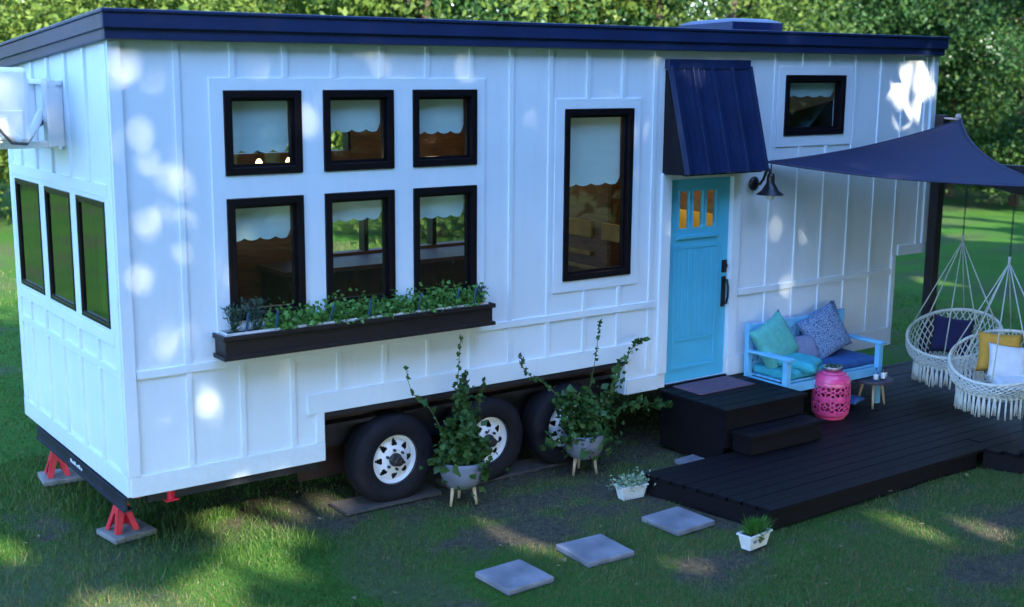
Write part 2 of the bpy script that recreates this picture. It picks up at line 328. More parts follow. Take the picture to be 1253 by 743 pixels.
STONES = [(2.085, -1.79, .40, 1), (2.865, -1.735, .42, -3), (3.80, -1.64, .41, 2)]
def blades():
    def make(n, xr, yr, h0, h1, wd, seed):
        r = np.random.default_rng(seed); x = r.uniform(*xr, n); y = r.uniform(*yr, n)
        b = bare(x, y); dens = fbm(x, y, 5, 77)
        keep = (r.random(n) > b * .93) & (r.random(n) < .45 + dens) & ~inpoly(x, y, DECK)
        for sx, sy_, s, a in STONES: keep &= ~((abs(x - sx) < s / 2 + .005) & (abs(y - sy_) < s / 2 + .005))
        keep &= ~((x > 5) & (x < 6.2) & (y > -1) & (y < .1))
        # view wedge only
        dx = x + 2.79; dy = y + 8.42; a = np.degrees(np.arctan2(dx, dy)); keep &= (a > 8) & (a < 64)
        x = x[keep]; y = y[keep]; n = len(x)
        z = (fbm(x, y, .7, 21) - .5) * .05 - .015
        t = r.uniform(0, 2 * PI, n); h = r.uniform(h0, h1, n) * (.6 + .9 * fbm(x, y, 1.6, 55)); w_ = wd * r.uniform(.6, 1.3, n)
        l = r.uniform(0, .75, n) * h; t2 = r.uniform(0, 2 * PI, n)
        a0 = np.stack([x - np.cos(t) * w_, y - np.sin(t) * w_, z], -1); a1 = np.stack([x + np.cos(t) * w_, y + np.sin(t) * w_, z], -1)
        a2 = np.stack([x + np.cos(t2) * l, y + np.sin(t2) * l, z + h], -1)
        V = np.stack([a0, a1, a2], 1).reshape(-1, 3); rv = np.repeat(r.random(n) * .65 + fbm(x, y, .8, 13) * .9 - .25 + .3 * bare(x, y) + .45 * dry(x, y), 3)
        return V, rv
    parts = [make(330000, (-1.6, 9.5), (-4.2, 3.0), .018, .042, .0042, 1), make(120000, (-4, 14), (1.5, 14), .03, .055, .008, 2), make(9000, (-1.2, 1.4), (-.6, 3), .05, .09, .005, 3)]
    V = np.concatenate([p[0] for p in parts]); rv = np.concatenate([p[1] for p in parts]); F = np.arange(len(V)).reshape(-1, 3)
    m = leafmat('grass_blade', (.02, .09, .012), (.10, .20, .03), .35, 3)
    nt = m.node_tree; at = nt.nodes.new('ShaderNodeAttribute'); at.attribute_name = 'rnd'
    rp = [n for n in nt.nodes if n.type == 'VALTORGB'][0]; nt.links.new(at.outputs['Fac'], rp.inputs[0])
    rp.color_ramp.elements[0].position = .05; rp.color_ramp.elements[0].color = (.026, .086, .017, 1); rp.color_ramp.elements[1].position = .62; rp.color_ramp.elements[1].color = (.092, .172, .034, 1)
    e = rp.color_ramp.elements.new(.95); e.color = (.18, .16, .08, 1)
    o = npmesh('grass', V, F, m, attrs={'rnd': rv}); tag(o, 'short uneven green lawn grass around the small house', 'grass', kind='stuff')
blades()

def litter():
    r = np.random.default_rng(5); n = 170; P = np.stack([r.uniform(-1, 9.5, n), r.uniform(-4, 2.5, n), np.full(n, .035)], -1); k = ~inpoly(P[:, 0], P[:, 1], DECK); P = P[k]; n = len(P)
    V = []; a = r.uniform(0, 6.28, n); s_ = r.uniform(.012, .035, n)
    for c, sd in ((0, 1), (1.57, .5), (3.14, 1), (4.71, .5)): V.append(P + np.stack([np.cos(a + c) * s_ * sd, np.sin(a + c) * s_ * sd, r.uniform(-.006, .01, n)], -1))
    V = np.stack(V, 1).reshape(-1, 3); o = npmesh('leaf_litter', V, np.arange(len(V)).reshape(-1, 4), leafmat('dry_leaf', (.10, .065, .03), (.26, .22, .13), .1, 9)); tag(o, 'scattered dry fallen leaves and bits on the lawn', 'leaf litter', kind='stuff')
litter()
# stepping stones
def slabs():
    for i, ((x, y, s, a), lb) in enumerate(zip(STONES, ('square concrete stepping stone farthest from the dark deck', 'middle square concrete stepping stone of the three in the grass', 'square concrete stepping stone right beside the dark deck corner'))):
        b = MB(); b.box(-s / 2, s / 2, -s / 2, s / 2, 0, .043)
        o = b.build('stepping_stone', M['concrete'], bevel=.006); o.location = (x, y, -.005); o.rotation_euler = (0, 0, math.radians(a)); tag(o, lb, 'stepping stone', 'square stepping stones leading to the deck')
    o = MB().box(-.17, .17, -.12, .12, 0, .04).build('paving_block', M['concrete'], bevel=.005); o.location = (5.0, -.62, 0); o.rotation_euler = (0, 0, .1); tag(o, 'small flat concrete block in the shade below the entry steps', 'paver')
slabs()

# ------------------------------------------------------------------ house
house = empty('tiny_house', (0, 0, 0)); tag(house, 'white board and batten tiny house on wheels with navy roof edge and cyan door', 'tiny house')

def wall_cells(mb, outline_test, xs, zs, y0, y1, conv):
    """grid cells kept where outline_test(cx,cz); conv(a, y, z) -> 3D"""
    xs = sorted(set(round(v, 4) for v in xs)); zs = sorted(set(round(v, 4) for v in zs)); nx, nz = len(xs) - 1, len(zs) - 1
    K = [[outline_test((xs[i] + xs[i + 1]) / 2, (zs[j] + zs[j + 1]) / 2) for j in range(nz)] for i in range(nx)]
    idx = {}
    def vi(i, k, j):
        if (i, k, j) not in idx: idx[(i, k, j)] = len(mb.v); mb.v.append(conv(xs[i], (y0, y1)[k], zs[j]))
        return idx[(i, k, j)]
    g = lambda i, j: 0 <= i < nx and 0 <= j < nz and K[i][j]
    for i in range(nx):
        for j in range(nz):
            if not K[i][j]: continue
            mb.f.append((vi(i, 0, j), vi(i + 1, 0, j), vi(i + 1, 0, j + 1), vi(i, 0, j + 1)))
            mb.f.append((vi(i, 1, j), vi(i, 1, j + 1), vi(i + 1, 1, j + 1), vi(i + 1, 1, j)))
            if not g(i - 1, j): mb.f.append((vi(i, 0, j), vi(i, 0, j + 1), vi(i, 1, j + 1), vi(i, 1, j)))
            if not g(i + 1, j): mb.f.append((vi(i + 1, 0, j), vi(i + 1, 1, j), vi(i + 1, 1, j + 1), vi(i + 1, 0, j + 1)))
            if not g(i, j - 1): mb.f.append((vi(i, 0, j), vi(i, 1, j), vi(i + 1, 1, j), vi(i + 1, 0, j)))
            if not g(i, j + 1): mb.f.append((vi(i, 0, j + 1), vi(i + 1, 0, j + 1), vi(i + 1, 1, j + 1), vi(i, 1, j + 1)))

WIN = [(.793, 1.401, 2.758, 3.362), (1.579, 2.187, 2.758, 3.362), (2.361, 2.967, 2.758, 3.362),
       (.793, 1.401, 1.690, 2.591), (1.579, 2.187, 1.690, 2.591), (2.361, 2.967, 1.690, 2.591),
       (3.881, 4.661, 1.698, 3.193), (6.628, 7.52, 2.898, 3.489)]
DOOR = (5.15, 5.955, .585, 2.53)
def inr(x, z, r): return r[0] < x < r[1] and r[2] < z < r[3]
def front_ok(x, z):
    if z > 3.70: return False
    if x < 1.539: lo = .5
    elif x < 4.648: lo = .887
    elif x < 8.523: lo = .56
    else: lo = 1.549
    if z < lo: return False
    if any(inr(x, z, r) for r in WIN) or inr(x, z, DOOR): return False
    return True
T = .13
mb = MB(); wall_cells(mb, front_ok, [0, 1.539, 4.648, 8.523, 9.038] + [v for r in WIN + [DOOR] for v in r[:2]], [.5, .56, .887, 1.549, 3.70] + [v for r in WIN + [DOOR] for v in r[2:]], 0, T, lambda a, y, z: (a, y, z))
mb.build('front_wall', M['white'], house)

EW = [(.208, .85, 1.691, 2.594), (1.002, 1.652, 1.691, 2.594), (1.813, 2.503, 1.691, 2.594)]
HW = 2.66
def ztop(y): return 3.70 - .078 * y
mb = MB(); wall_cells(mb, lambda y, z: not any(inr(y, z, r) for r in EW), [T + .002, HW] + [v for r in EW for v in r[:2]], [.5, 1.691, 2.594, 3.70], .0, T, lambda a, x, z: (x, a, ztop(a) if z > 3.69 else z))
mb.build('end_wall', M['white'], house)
mb = MB(); wall_cells(mb, lambda y, z: True, [T + .002, HW], [1.549, 3.70], 9.038 - T, 9.036, lambda a, x, z: (x, a, ztop(a) if z > 3.69 else z))
wall_cells(mb, lambda y, z: True, [T + .002, HW], [.58, 1.549], 8.523 - T, 8.521, lambda a, x, z: (x, a, z))
mb.box(8.523, 9.036 - T, T + .002, HW, 1.55, 1.60)
mb.build('rear_wall', M['white'], house)
BW = [(2.55, 5.0, 1.70, 2.55), (1.3, 3.2, 2.72, 3.2), (6.6, 7.9, 2.85, 3.25), (.55, 1.15, 1.2, 2.4)]
mb = MB(); wall_cells(mb, lambda x, z: not any(inr(x, z, r) for r in BW), [T + .002, 9.036 - T] + [v for r in BW for v in r[:2]], [.7, 3.44] + [v for r in BW for v in r[2:]], HW - T, HW - .002, lambda a, y, z: (a, y, z))
mb.build('back_wall', M['inwood'], house)

# battens, rails, trim boards (front), 18 mm proud
tp = .018
def tb(mb, x0, x1, z0, z1, p=tp): mb.box(x0, x1, -p, 0.004, z0, z1)
mb = MB(); bw = .022
blockers = [(.69, 3.05, 1.60, 3.45), (3.78, 4.75, 1.60, 3.28), (6.53, 7.65, 2.79, 3.57), (5.03, 6.07, .5, 2.62), (5.03, 6.07, .5, 3.62)]
def vbatten(x, z0, z1):
    segs = [(z0, z1)]
    for b in blockers:
        if b[0] - bw < x < b[1] + bw:
            ns = []
            for a, c in segs:
                if b[3] <= a or b[2] >= c: ns.append((a, c)); continue
                if b[2] > a: ns.append((a, b[2]))
                if b[3] < c: ns.append((b[3], c))
            segs = ns
    return [s for s in segs if s[1] - s[0] > .02]
BX = [.46, .87, 1.28, 1.68, 2.09, 2.50, 2.92, 3.32, 3.73, 4.14, 4.54, 4.92, 6.49, 6.89, 7.29, 7.69, 8.10, 8.48, 8.88]
RA, RB = 1.355, 1.415
for x in BX:
    lo = .65 if x < 1.5 else (1.045 if x < 4.70 else (.76 if x < 8.5 else 1.66))
    for a, c in vbatten(x, lo, 3.69):
        for a2, c2 in ((a, min(c, RA)), (max(a, RB), c)):
            if x > 8.6 and a2 == a and c2 != c: continue
            if c2 - a2 > .02: tb(mb, x - bw, x + bw, a2, c2, .013)
tb(mb, .075, 4.99, RA, RB); tb(mb, 6.08, 8.46, RA, RB)
tb(mb, 0.0, 1.539, .5, .65, .021); tb(mb, 1.40, 4.72, .887, 1.045, .021); tb(mb, 4.66, 5.05, .56, .70, .021); tb(mb, 5.98, 8.523, .56, .76, .021)
tb(mb, 8.56, 9.038, 1.549, 1.66, .021)
tb(mb, -.018, .072, .652, 3.69, .024); tb(mb, 8.96, 9.045, 1.662, 3.69, .024); tb(mb, 8.462, 8.523, .762, 1.548, .023)
tb(mb, 5.03, 5.148, .702, 2.6, .024); tb(mb, 5.957, 6.07, .762, 2.6, .024); tb(mb, 5.148, 5.957, 2.532, 2.6, .023)
tb(mb, 1.47, 1.538, .652, 1.044, .02)
# window surrounds
def surround(X0, X1, Z0, Z1, holes):
    g = MB(); wall_cells(g, lambda x, z: not any(inr(x, z, h) for h in holes), [X0, X1] + [v for h in holes for v in h[:2]], [Z0, Z1] + [v for h in holes for v in h[2:]], -.014, .003, lambda a, y, z: (a, y, z)); mb.add(g.v, g.f)
surround(.69, 3.05, 1.60, 3.45, WIN[:6]); surround(3.78, 4.75, 1.60, 3.28, WIN[6:7]); surround(6.53, 7.65, 2.79, 3.57, WIN[7:8])
mb.build('front_trim', M['white'], house, bevel=.003)
# end wall trim
mb = MB()
def te(y0, y1, z0, z1, p=tp): mb.box(-p, .004, y0, y1, z0, z1)
te(.026, .13, .652, 3.67, .0175); te(.0, HW, .5, .65, .0215); te(HW - .10, HW, .652, 3.47, .018)
te(.132, HW - .102, 1.575, 1.66, .02); te(.132, HW - .102, 2.63, 2.715, .02); te(.132, HW - .102, RA, RB)
g = MB(); wall_cells(g, lambda y, z: not any(inr(y, z, h) for h in EW), [.132, HW - .102] + [v for h in EW for v in h[:2]], [1.661, 2.629] + [v for h in EW for v in h[2:]], -.014, .003, lambda a, x, z: (x, a, z)); mb.add(g.v, g.f)
for y in (.51, .95, 1.39, 1.82, 2.26):
    te(y - bw, y + bw, .652, RA - .001, .024); te(y - bw, y + bw, RB + .001, 1.574, .024); te(y - bw, y + bw, 2.716, ztop(y) - .01, .024)
mb.build('end_trim', M['white'], house, bevel=.003)

# roof and fascia
mb = MB()
def slope_slab(x0, x1, y0, y1, d0, d1):
    vs = [(x, y, ztop(y) + d) for x in (x0, x1) for y in (y0, y1) for d in (d0, d1)]
    mb.add(vs, [(0, 1, 3, 2), (4, 6, 7, 5), (0, 4, 5, 1), (2, 3, 7, 6), (0, 2, 6, 4), (1, 5, 7, 3)])
slope_slab(-.03, 9.03, -.06, HW + .09, .0, .16)
mb.build('roof', M['navy'], house)
mb = MB()
slope_slab(-.055, 9.03, -.10, -.062, -.005, .165); slope_slab(-.07, 9.05, -.125, -.10, .065, .180)
slope_slab(-.08, 9.06, -.14, HW + .1, .166, .190)
slope_slab(-.055, -.032, -.0615, HW + .1, -.005, .165); slope_slab(-.07, -.055, -.0995, HW + .1, .065, .165)
slope_slab(9.032, 9.055, -.0615, HW + .1, -.005, .165)
mb.build('fascia', M['navy'], house, bevel=.005)
mb = MB()
vs = []
x0, x1, y0, y1 = 6.90, 7.60, 1.0, 1.75
for ins, dz in ((-.03, .2), (-.03, .30), (.03, .33), (.09, .345)):
    for x, y in ((x0 + ins, y0 + ins), (x1 - ins, y0 + ins), (x1 - ins, y1 - ins), (x0 + ins, y1 - ins)): vs.append((x, y, 3.73 + dz + .0 - .07 * (y - y0) * .5))
fs = [(k * 4 + i, k * 4 + (i + 1) % 4, k * 4 + 4 + (i + 1) % 4, k * 4 + 4 + i) for k in range(3) for i in range(4)] + [(12, 13, 14, 15)]
mb.add(vs, fs); mb.build('roof_hatch', M['navy'], house)

# windows
def window(r, blind=0, plane='y', glass='glass', fr=.055, d0=-.028, d1=.012, s2=.022):
    a0, a1, z0, z1 = r
    cv = (lambda a, d, z: (a, d, z)) if plane == 'y' else (lambda a, d, z: (d, a, z))
    g = MB()
    wall_cells(g, lambda x, z: not (a0 + fr < x < a1 - fr and z0 + fr < z < z1 - fr), [a0 + .001, a0 + fr, a1 - fr, a1 - .001], [z0 + .001, z0 + fr, z1 - fr, z1 - .001], d0, .075, cv)
    fo = g.build('window', M['black'], house, bevel=.003)
    g = MB(); s = fr + s2
    wall_cells(g, lambda x, z: not (a0 + s < x < a1 - s and z0 + s < z < z1 - s), [a0 + fr + .001, a0 + s, a1 - s, a1 - fr - .001], [z0 + fr + .001, z0 + s, z1 - s, z1 - fr - .001], d1, .05, cv)
    g.build('sash', M['black'], fo)
    g = MB(); wall_cells(g, lambda x, z: True, [a0 + s - .004, a1 - s + .004], [z0 + s - .004, z1 - s + .004], d1 + .012, d1 + .017, cv)
    g.build('pane', M[glass], fo)
    if blind:
        n = 96; A0, A1 = a0 + .045, a1 - .065; H = (z1 - z0) * blind; vs = []; fs = []
        for i in range(n + 1):
            t = i / n; a = A0 + (A1 - A0) * t; sc_ = .020 * (1 - (2 * ((t * 4) % 1) - 1) ** 2)
            cornr = .05 * max(0, (abs(t - .5) - .42) / .08) ** 2
            zb = z1 - H - sc_ + cornr
            for j in range(5): vs.append(cv(a, .085 + .003 * math.sin(j * 1.3), z1 - .02 + (zb - z1 + .02) * j / 4))
        for i in range(n):
            for j in range(4): q = i * 5 + j; fs.append((q, q + 5, q + 6, q + 1))
        MB().add(vs, fs).build('blind', M['blind'], fo, smooth=True)
    return fo
for r, b in zip(WIN, (.72, .50, .55, .34, .24, .27, .44, .34)): window(r, blind=b)
for r in EW: window(r, plane='x', glass='glassend', fr=.030, d0=-.020, d1=-.014, s2=.016)
# back openings: mullions
for r in BW:
    for x in np.linspace(r[0], r[1], max(2, int((r[1] - r[0]) / .8) + 1)): MB().box(x - .025, x + .025, HW - T + .01, HW - .012, r[2], r[3]).build('window_mullion', M['black'], house)

# door
dr = MB(); a0, a1, z0, z1 = DOOR; dy = .02
panes = [(5.285, 5.425), (5.46, 5.60), (5.635, 5.775)]
def dok(x, z):
    if 2.06 < z < 2.41 and any(p[0] < x < p[1] for p in panes): return False
    return True
wall_cells(dr, dok, [a0 + .006, a1 - .006] + [v for p in panes for v in p], [z0 + .004, z1 - .006, 2.06, 2.41], dy, dy + .045, lambda a, y, z: (a, y, z))
dr.box(5.26, 5.80, -.004, dy + .001, 1.965, 2.0)       # shelf
for (x0, x1, zz0, zz1) in ((5.24, 5.82, 1.87, 1.90), (5.24, 5.82, .70, .73), (5.24, 5.27, .731, 1.869), (5.79, 5.82, .731, 1.869), (5.27, 5.79, .98, 1.0)):
    dr.box(x0, x1, dy - .010, dy + .001, zz0, zz1)
for k in range(7): x = 5.305 + k * .075; dr.box(x - .028, x + .028, dy - .007, dy + .001, 1.01, 1.86)
for p in panes: 
    for q in (p[0], p[1]): dr.box(q - .008, q + .008, dy - .006, dy + .001, 2.05, 2.42)
door = dr.build('door', M['door'], house, bevel=.003)
for p in panes: MB().box(p[0] - .003, p[1] + .003, dy + .02, dy + .026, 2.057, 2.413).build('pane', M['glass'], door)
g = MB(); g.box(5.875, 5.935, dy - .012, dy + .0005, 1.60, 1.72); g.lathe([(.022, 0), (.022, .02), (.012, .024)], 16, (5.905, dy - .012, 1.665), Matrix.Rotation(PI / 2, 3, 'X')); g.build('lock', M['lampblack'], door)
g = MB(); g.box(5.880, 5.930, dy - .012, dy + .0005, 1.26, 1.56)
g.tube([(5.905, dy - .01, 1.53), (5.905, dy - .05, 1.53), (5.905, dy - .07, 1.46), (5.905, dy - .07, 1.37), (5.905, dy - .05, 1.30), (5.905, dy - .01, 1.29)], .012, 8)
g.build('handle', M['lampblack'], door)
MB().box(5.152, 5.953, -.03, .13, .56, .584).build('door_sill', M['black'], house)

# awning
aw = MB(); zt_, zb_ = 3.55, 2.60; yo = -.30
def apt(x, t, off=0):      # t: 0 top 1 bottom
    n = Vector((0, -(zt_ - zb_), -yo * -1)).normalized()
    p = Vector((x, -.03 + (yo + .03) * t, zt_ + (zb_ - zt_) * t)); nn = Vector((0, -(zt_ - zb_), .27)).normalized() 
    return p + nn * off
L0, L1 = 5.035, 6.07
aw.add([apt(L0, 0), apt(L1, 0), apt(L1, 1), apt(L0, 1), apt(L0, 0, .02), apt(L1, 0, .02), apt(L1, 1, .02), apt(L0, 1, .02)], [(0, 1, 2, 3), (7, 6, 5, 4), (0, 4, 5, 1), (2, 6, 7, 3), (1, 5, 6, 2), (3, 7, 4, 0)])
for k in range(5):
    x = L0 + .015 + (L1 - L0 - .03) * k / 4; aw.beam(apt(x, 0, .042), apt(x, 1.005, .042), .046, .026, up=(1, 0, 0))
for k in range(4):
    for q in (.36, .64):
        x = L0 + .015 + (L1 - L0 - .03) * (k + q) / 4; aw.beam(apt(x, 0, .022), apt(x, 1.0, .021), .014, .0025, up=(1, 0, 0))
aw.box(L0 - .005, L1 + .005, -.065, -.001, zt_ - .01, 3.625)
aw.build('awning', M['awning'], house, bevel=.002)
g = MB()
for x in (L0 + .004, L1 - .024):
    y_, zb2 = -.025, 2.585
    g.add([(x, -.02, 3.53), (x, -.295, zb2 + .012), (x, -.002, zb2), (x, -.002, 3.53), (x + .02, -.02, 3.53), (x + .02, -.295, zb2 + .012), (x + .02, -.002, zb2), (x + .02, -.002, 3.53)],
          [(0, 1, 2, 3), (7, 6, 5, 4), (0, 4, 5, 1), (1, 5, 6, 2), (2, 6, 7, 3), (3, 7, 4, 0)])
g.box(L0 + .025, L1 - .025, -.29, -.25, 2.588, 2.612); g.box(L0 + .025, L1 - .025, -.06, -.026, 2.60, 2.66)
g.build('awning_bracket', M['black'], house)

# chassis and running gear
g = MB(); g.box(.13, 8.4, .30, .42, .50, .70); g.box(.13, 8.4, 2.2, 2.32, .50, .70)
for x in np.arange(.3, 8.4, .8): g.box(x, x + .06, .43, 2.19, .52, .66)
g.box(1.56, 4.62, .42, .46, .62, .90); g.box(.14, 8.5, .135, HW - .14, .705, .735)
g.box(1.545, 4.643, -.004, .12, .845, .885)
g.build('chassis', M['steel'], house)
M['wellwood'] = mat('well_lining', (.022, .008, .008), .6, .4, 4, .2, 30, stretch=(1, 5, 5))
g = MB(); g.box(1.545, 4.643, .48, .50, .18, .88); g.box(1.562, 4.64, .02, .47, .83, .844); g.box(1.562, 4.64, .255, .27, .70, .829); g.box(1.545, 1.56, .02, .47, .50, .84)
g.build('wheel_well', M['wellwood'], house)
g = MB(); g.box(-.035, .02, .03, 2.25, .472, .484); g.box(-.035, -.02, .03, 2.25, .40, .471); g.box(-.05, .02, .03, 2.25, .385, .399); g.box(.135, 1.5, .05, .11, .42, .498)
g.build('bumper', M['steel'], house)
for k, (y, h) in enumerate(((1.02, .02), (1.07, .03), (1.12, .018), (1.18, .028), (1.23, .02), (1.28, .028))): MB().box(-.0375, -.0352, y, y + .03, .425, .425 + h).build('sticker', M['bottlelabel'], house)
g = MB(); g.box(.26, .36, .02, .12, .405, .415); g.tube([(.31, .07, .41), (.31, .07, .56)], .035, 12); g.build('corner_jack', M['red'], house)

def wheel():
    rotm = Matrix.Rotation(PI / 2, 3, 'X')      # local z -> -Y
    root_m = MB()
    # tyre: lathe about z then rotated
    R_ = .378; prof = [(.205, -.02), (.215, .0), (.235, .012), (.30, .022), (.345, .010), (.368, -.012), (.378, -.04), (.378, -.19), (.368, -.215), (.33, -.235), (.24, -.235), (.205, -.22)]
    t = MB(); t.lathe([(r, z) for r, z in prof] + [(.205, -.02)], 64, (0, 0, 0), rotm, cap=False)
    ty = t.build('tyre', M['tyre'], None, smooth=True)
    # rim: dish with eight triangular openings
    n = 96; rad = [.055, .075, .105, .118, .130, .142, .150, .158, .172, .180, .186, .196, .202, .207]
    zz = [.0, .0, -.006, -.01, -.014, -.018, -.022, -.026, -.034, -.052, -.055, -.05, -.02, -.004]
    vs = []; fs = []
    for r, z in zip(rad, zz):
        for k in range(n): a = 2 * PI * k / n; vs.append(tuple(rotm @ Vector((r * math.cos(a), r * math.sin(a), z - .02))))
    for i in range(len(rad) - 1):
        for k in range(n):
            ph = ((k + .5) % 12) / 12 - .5
            if 3 <= i <= 7 and abs(ph) < .28 * (1.0 - (i - 3) / 6): continue
            fs.append((i * n + k, i * n + (k + 1) % n, (i + 1) * n + (k + 1) % n, (i + 1) * n + k))
    rm = MB().add(vs, fs); rm.lathe([(.207, -.024), (.212, -.016), (.206, -.012)], 64, (0, 0, 0), rotm, cap=False)
    rim = rm.build('rim', M['rim'], None, smooth=True)
    h = MB(); h.lathe([(.056, -.03), (.056, -.002), (.046, .012), (.040, .055), (.028, .06), (.026, .075), (.0, .078)], 24, (0, 0, 0), rotm)
    for k in range(6):
        a = 2 * PI * k / 6; c = rotm @ Vector((.082 * math.cos(a), .082 * math.sin(a), -.02)); h.lathe([(.012, 0), (.012, .022), (.006, .028)], 8, c, rotm)
    h.lathe([(.18, -.08), (.18, -.12)], 32, (0, 0, 0), rotm)
    wh = h.build('wheel', M['hub'], house)
    ty.parent = wh; rim.parent = wh
    sd = MB(); sd.tube([(.16, .01, -.10), (.16, -.015, -.10)], .005, 6)
    return wh
w0 = wheel()
for i, (x, rz) in enumerate(((2.20, .4), (3.13, 1.3), (3.99, 2.2))):
    o = w0 if i == 0 else copy_tree(w0, house)
    o.location = (x, .015, .372); o.rotation_euler = (0, rz, 0)
g = MB()
for x in (2.20, 3.13, 3.99): g.tube([(x, .12, .372), (x, 2.3, .372)], .04, 12)
g.box(1.9, 4.3, .30, .34, .42, .50)
g.build('axle', M['steel'], house)
g = MB(); g.lathe([(.03, 0), (.03, .01)], 12, (3.62, .29, .56), Matrix.Rotation(PI / 2, 3, 'X')); g.box(1.55, 4.63, .28, .295, .52, .54)

# interior
g = MB(); g.box(T + .01, 8.37, .52, HW - T - .01, .74, .78); g.build('floor', M['inwood'], house)
g = MB(); vs = [(x, y, ztop(y) - d) for x in (T + .01, 9.02 - T) for y in (T + .01, HW - T - .01) for d in (.10, .07)]
g.add(vs, [(0, 1, 3, 2), (4, 6, 7, 5), (0, 4, 5, 1), (2, 3, 7, 6), (0, 2, 6, 4), (1, 5, 7, 3)]); g.build('ceiling', M['inwood'], house)
g = MB(); g.box(5.02, 5.06, T + .6, HW - T - .01, .79, 3.4); g.box(6.3, 6.34, T + .01, HW - T - .01, .79, 3.4); g.build('partition', M['inwood'], house)
g = MB(); g.box(2.2, 4.98, 1.95, HW - T - .01, .79, 1.62); g.box(.2, 1.25, 1.6, HW - T - .01, .79, 1.1); g.box(1.3, 2.9, T + .03, .70, .79, 1.38); g.build('cabinet', M['incab'], house)
g = MB(); g.box(2.15, 5.0, 1.90, HW - T - .01, 1.63, 1.67); g.box(1.25, 2.95, T + .01, .74, 1.39, 1.43); g.build('counter', M['incount'], house)
g = MB(); g.tube([(1.68, .42, 1.43), (1.68, .42, 1.78)] + [(1.68 + .055 - .055 * math.cos(a), .42, 1.78 + .075 * math.sin(a)) for a in np.linspace(.3, PI, 8)] + [(1.79, .42, 1.72)], .009, 8); g.build('faucet', M['chrome'], house, smooth=True)
g = MB(); g.box(6.4, 8.8, .25, 2.4, 2.55, 2.86); g.build('loft_bed', M['greyfab'], house)
g = MB(); g.box(T + .01, 1.2, .9, .94, 2.62, 3.35); g.build('upper_shelf', M['inwood'], house)
g = MB(); g.box(4.55, 4.85, 2.50, 2.52, 2.45, 2.95); g.box(4.60, 4.80, 2.49, 2.499, 2.52, 2.88); g.build('picture', M['incab'], house)
for p in ((1.63, 1.25, 2.72), (1.92, 1.28, 2.72)):
    g = MB(); g.lathe([(0, -.035), (.028, -.02), (.035, 0), (.025, .03), (.012, .05), (0, .052)], 16, p); g.build('pendant_bulb', M['bulb'], house, smooth=True)
    g = MB(); g.tube([(p[0], p[1], p[2] + .05), (p[0], p[1], 3.5)], .004, 6); g.build('pendant_cord', M['black'], house)
for bb in ((.42, .78, 1.90, 2.06), (.95, 1.34, 1.90, 2.06), (.95, 1.34, 1.72, 1.76), (.42, 1.34, 1.58, 1.61)): MB().box(4.985, 5.018, *bb).build('light_patch_board', M['board'], house)  # added yellow boards, painting the glow that shows in the tall window
MB().box(6.265, 6.298, .28, 1.25, 1.6, 2.09).build('light_patch_panel', M['yellowlight'], house)  # added yellow panel, painting the bright lower half of the door panes
for p, e in (((1.63, 1.25, 2.60), 2.2), ((4.5, 1.3, 2.9), 2.6), ((5.75, .9, 2.7), 7.0), ((3.3, 1.2, 2.9), .8), ((7.4, 1.9, 3.3), .5)):
    li = bpy.data.lights.new('pendant_and_fill_light', 'POINT'); lo = bpy.data.objects.new('pendant_and_fill_light', li); COL.objects.link(lo); lo.location = p; li.energy = e * .38; li.color = (1, .72, .42); li.shadow_soft_size = .05  # first stands for the pendant bulbs; the rest are added fill without fixtures
# loft: added bedding colours stand in for the small window's reflection
def pillow(name, w, h, t, m, parent=None, n=14, pinch=.10, flat=0):
    vs = []; fs = []
    for s in (1, -1):
        for i in range(n + 1):
            for j in range(n + 1):
                u = i / n * 2 - 1; v = j / n * 2 - 1
                k = (max(0, 1 - u ** 4) * max(0, 1 - v ** 4)) ** .5
                px = u * (1 - pinch * (1 - v * v) * abs(u) ** 3 * 1.0); py = v * (1 - pinch * (1 - u * u) * abs(v) ** 3)
                vs.append((px * w / 2, s * t / 2 * k * (1 + .10 * math.sin(3 * u + 2 * v)), py * h / 2))
    m_ = (n + 1) ** 2
    for s in range(2):
        for i in range(n):
            for j in range(n):
                q = s * m_ + i * (n + 1) + j; f = (q, q + n + 1, q + n + 2, q + 1); fs.append(f if s == 0 else f[::-1])
    o = MB().add(vs, fs).build(name, m, parent, smooth=True); bm_ = bmesh.new(); bm_.from_mesh(o.data); bmesh.ops.remove_doubles(bm_, verts=bm_.verts, dist=1e-4); bm_.to_mesh(o.data); bm_.free(); return o
o = pillow('pillow', .5, .4, .18, mat('orange_reflection_fabric', (.5, .15, .06), .9), house); o.location = (7.12, .52, 3.04); o.rotation_euler = (0, .4, .5)  # added orange bedding, painting the warm part of the window reflection
g = MB(); g.add([(7.2 + .10 * i, .35 + .28 * j, 2.87 + .36 * math.exp(-((i - 6) / 3.2) ** 2) * (1 - j / 5)) for i in range(14) for j in range(6)], [(i * 6 + j, i * 6 + j + 6, i * 6 + j + 7, i * 6 + j + 1) for i in range(13) for j in range(5)]); g.build('reflection_blanket', mat('blue_reflection_fabric', (.07, .20, .34), .9), house, smooth=True)  # blue mound shaped and coloured to suggest the same reflection

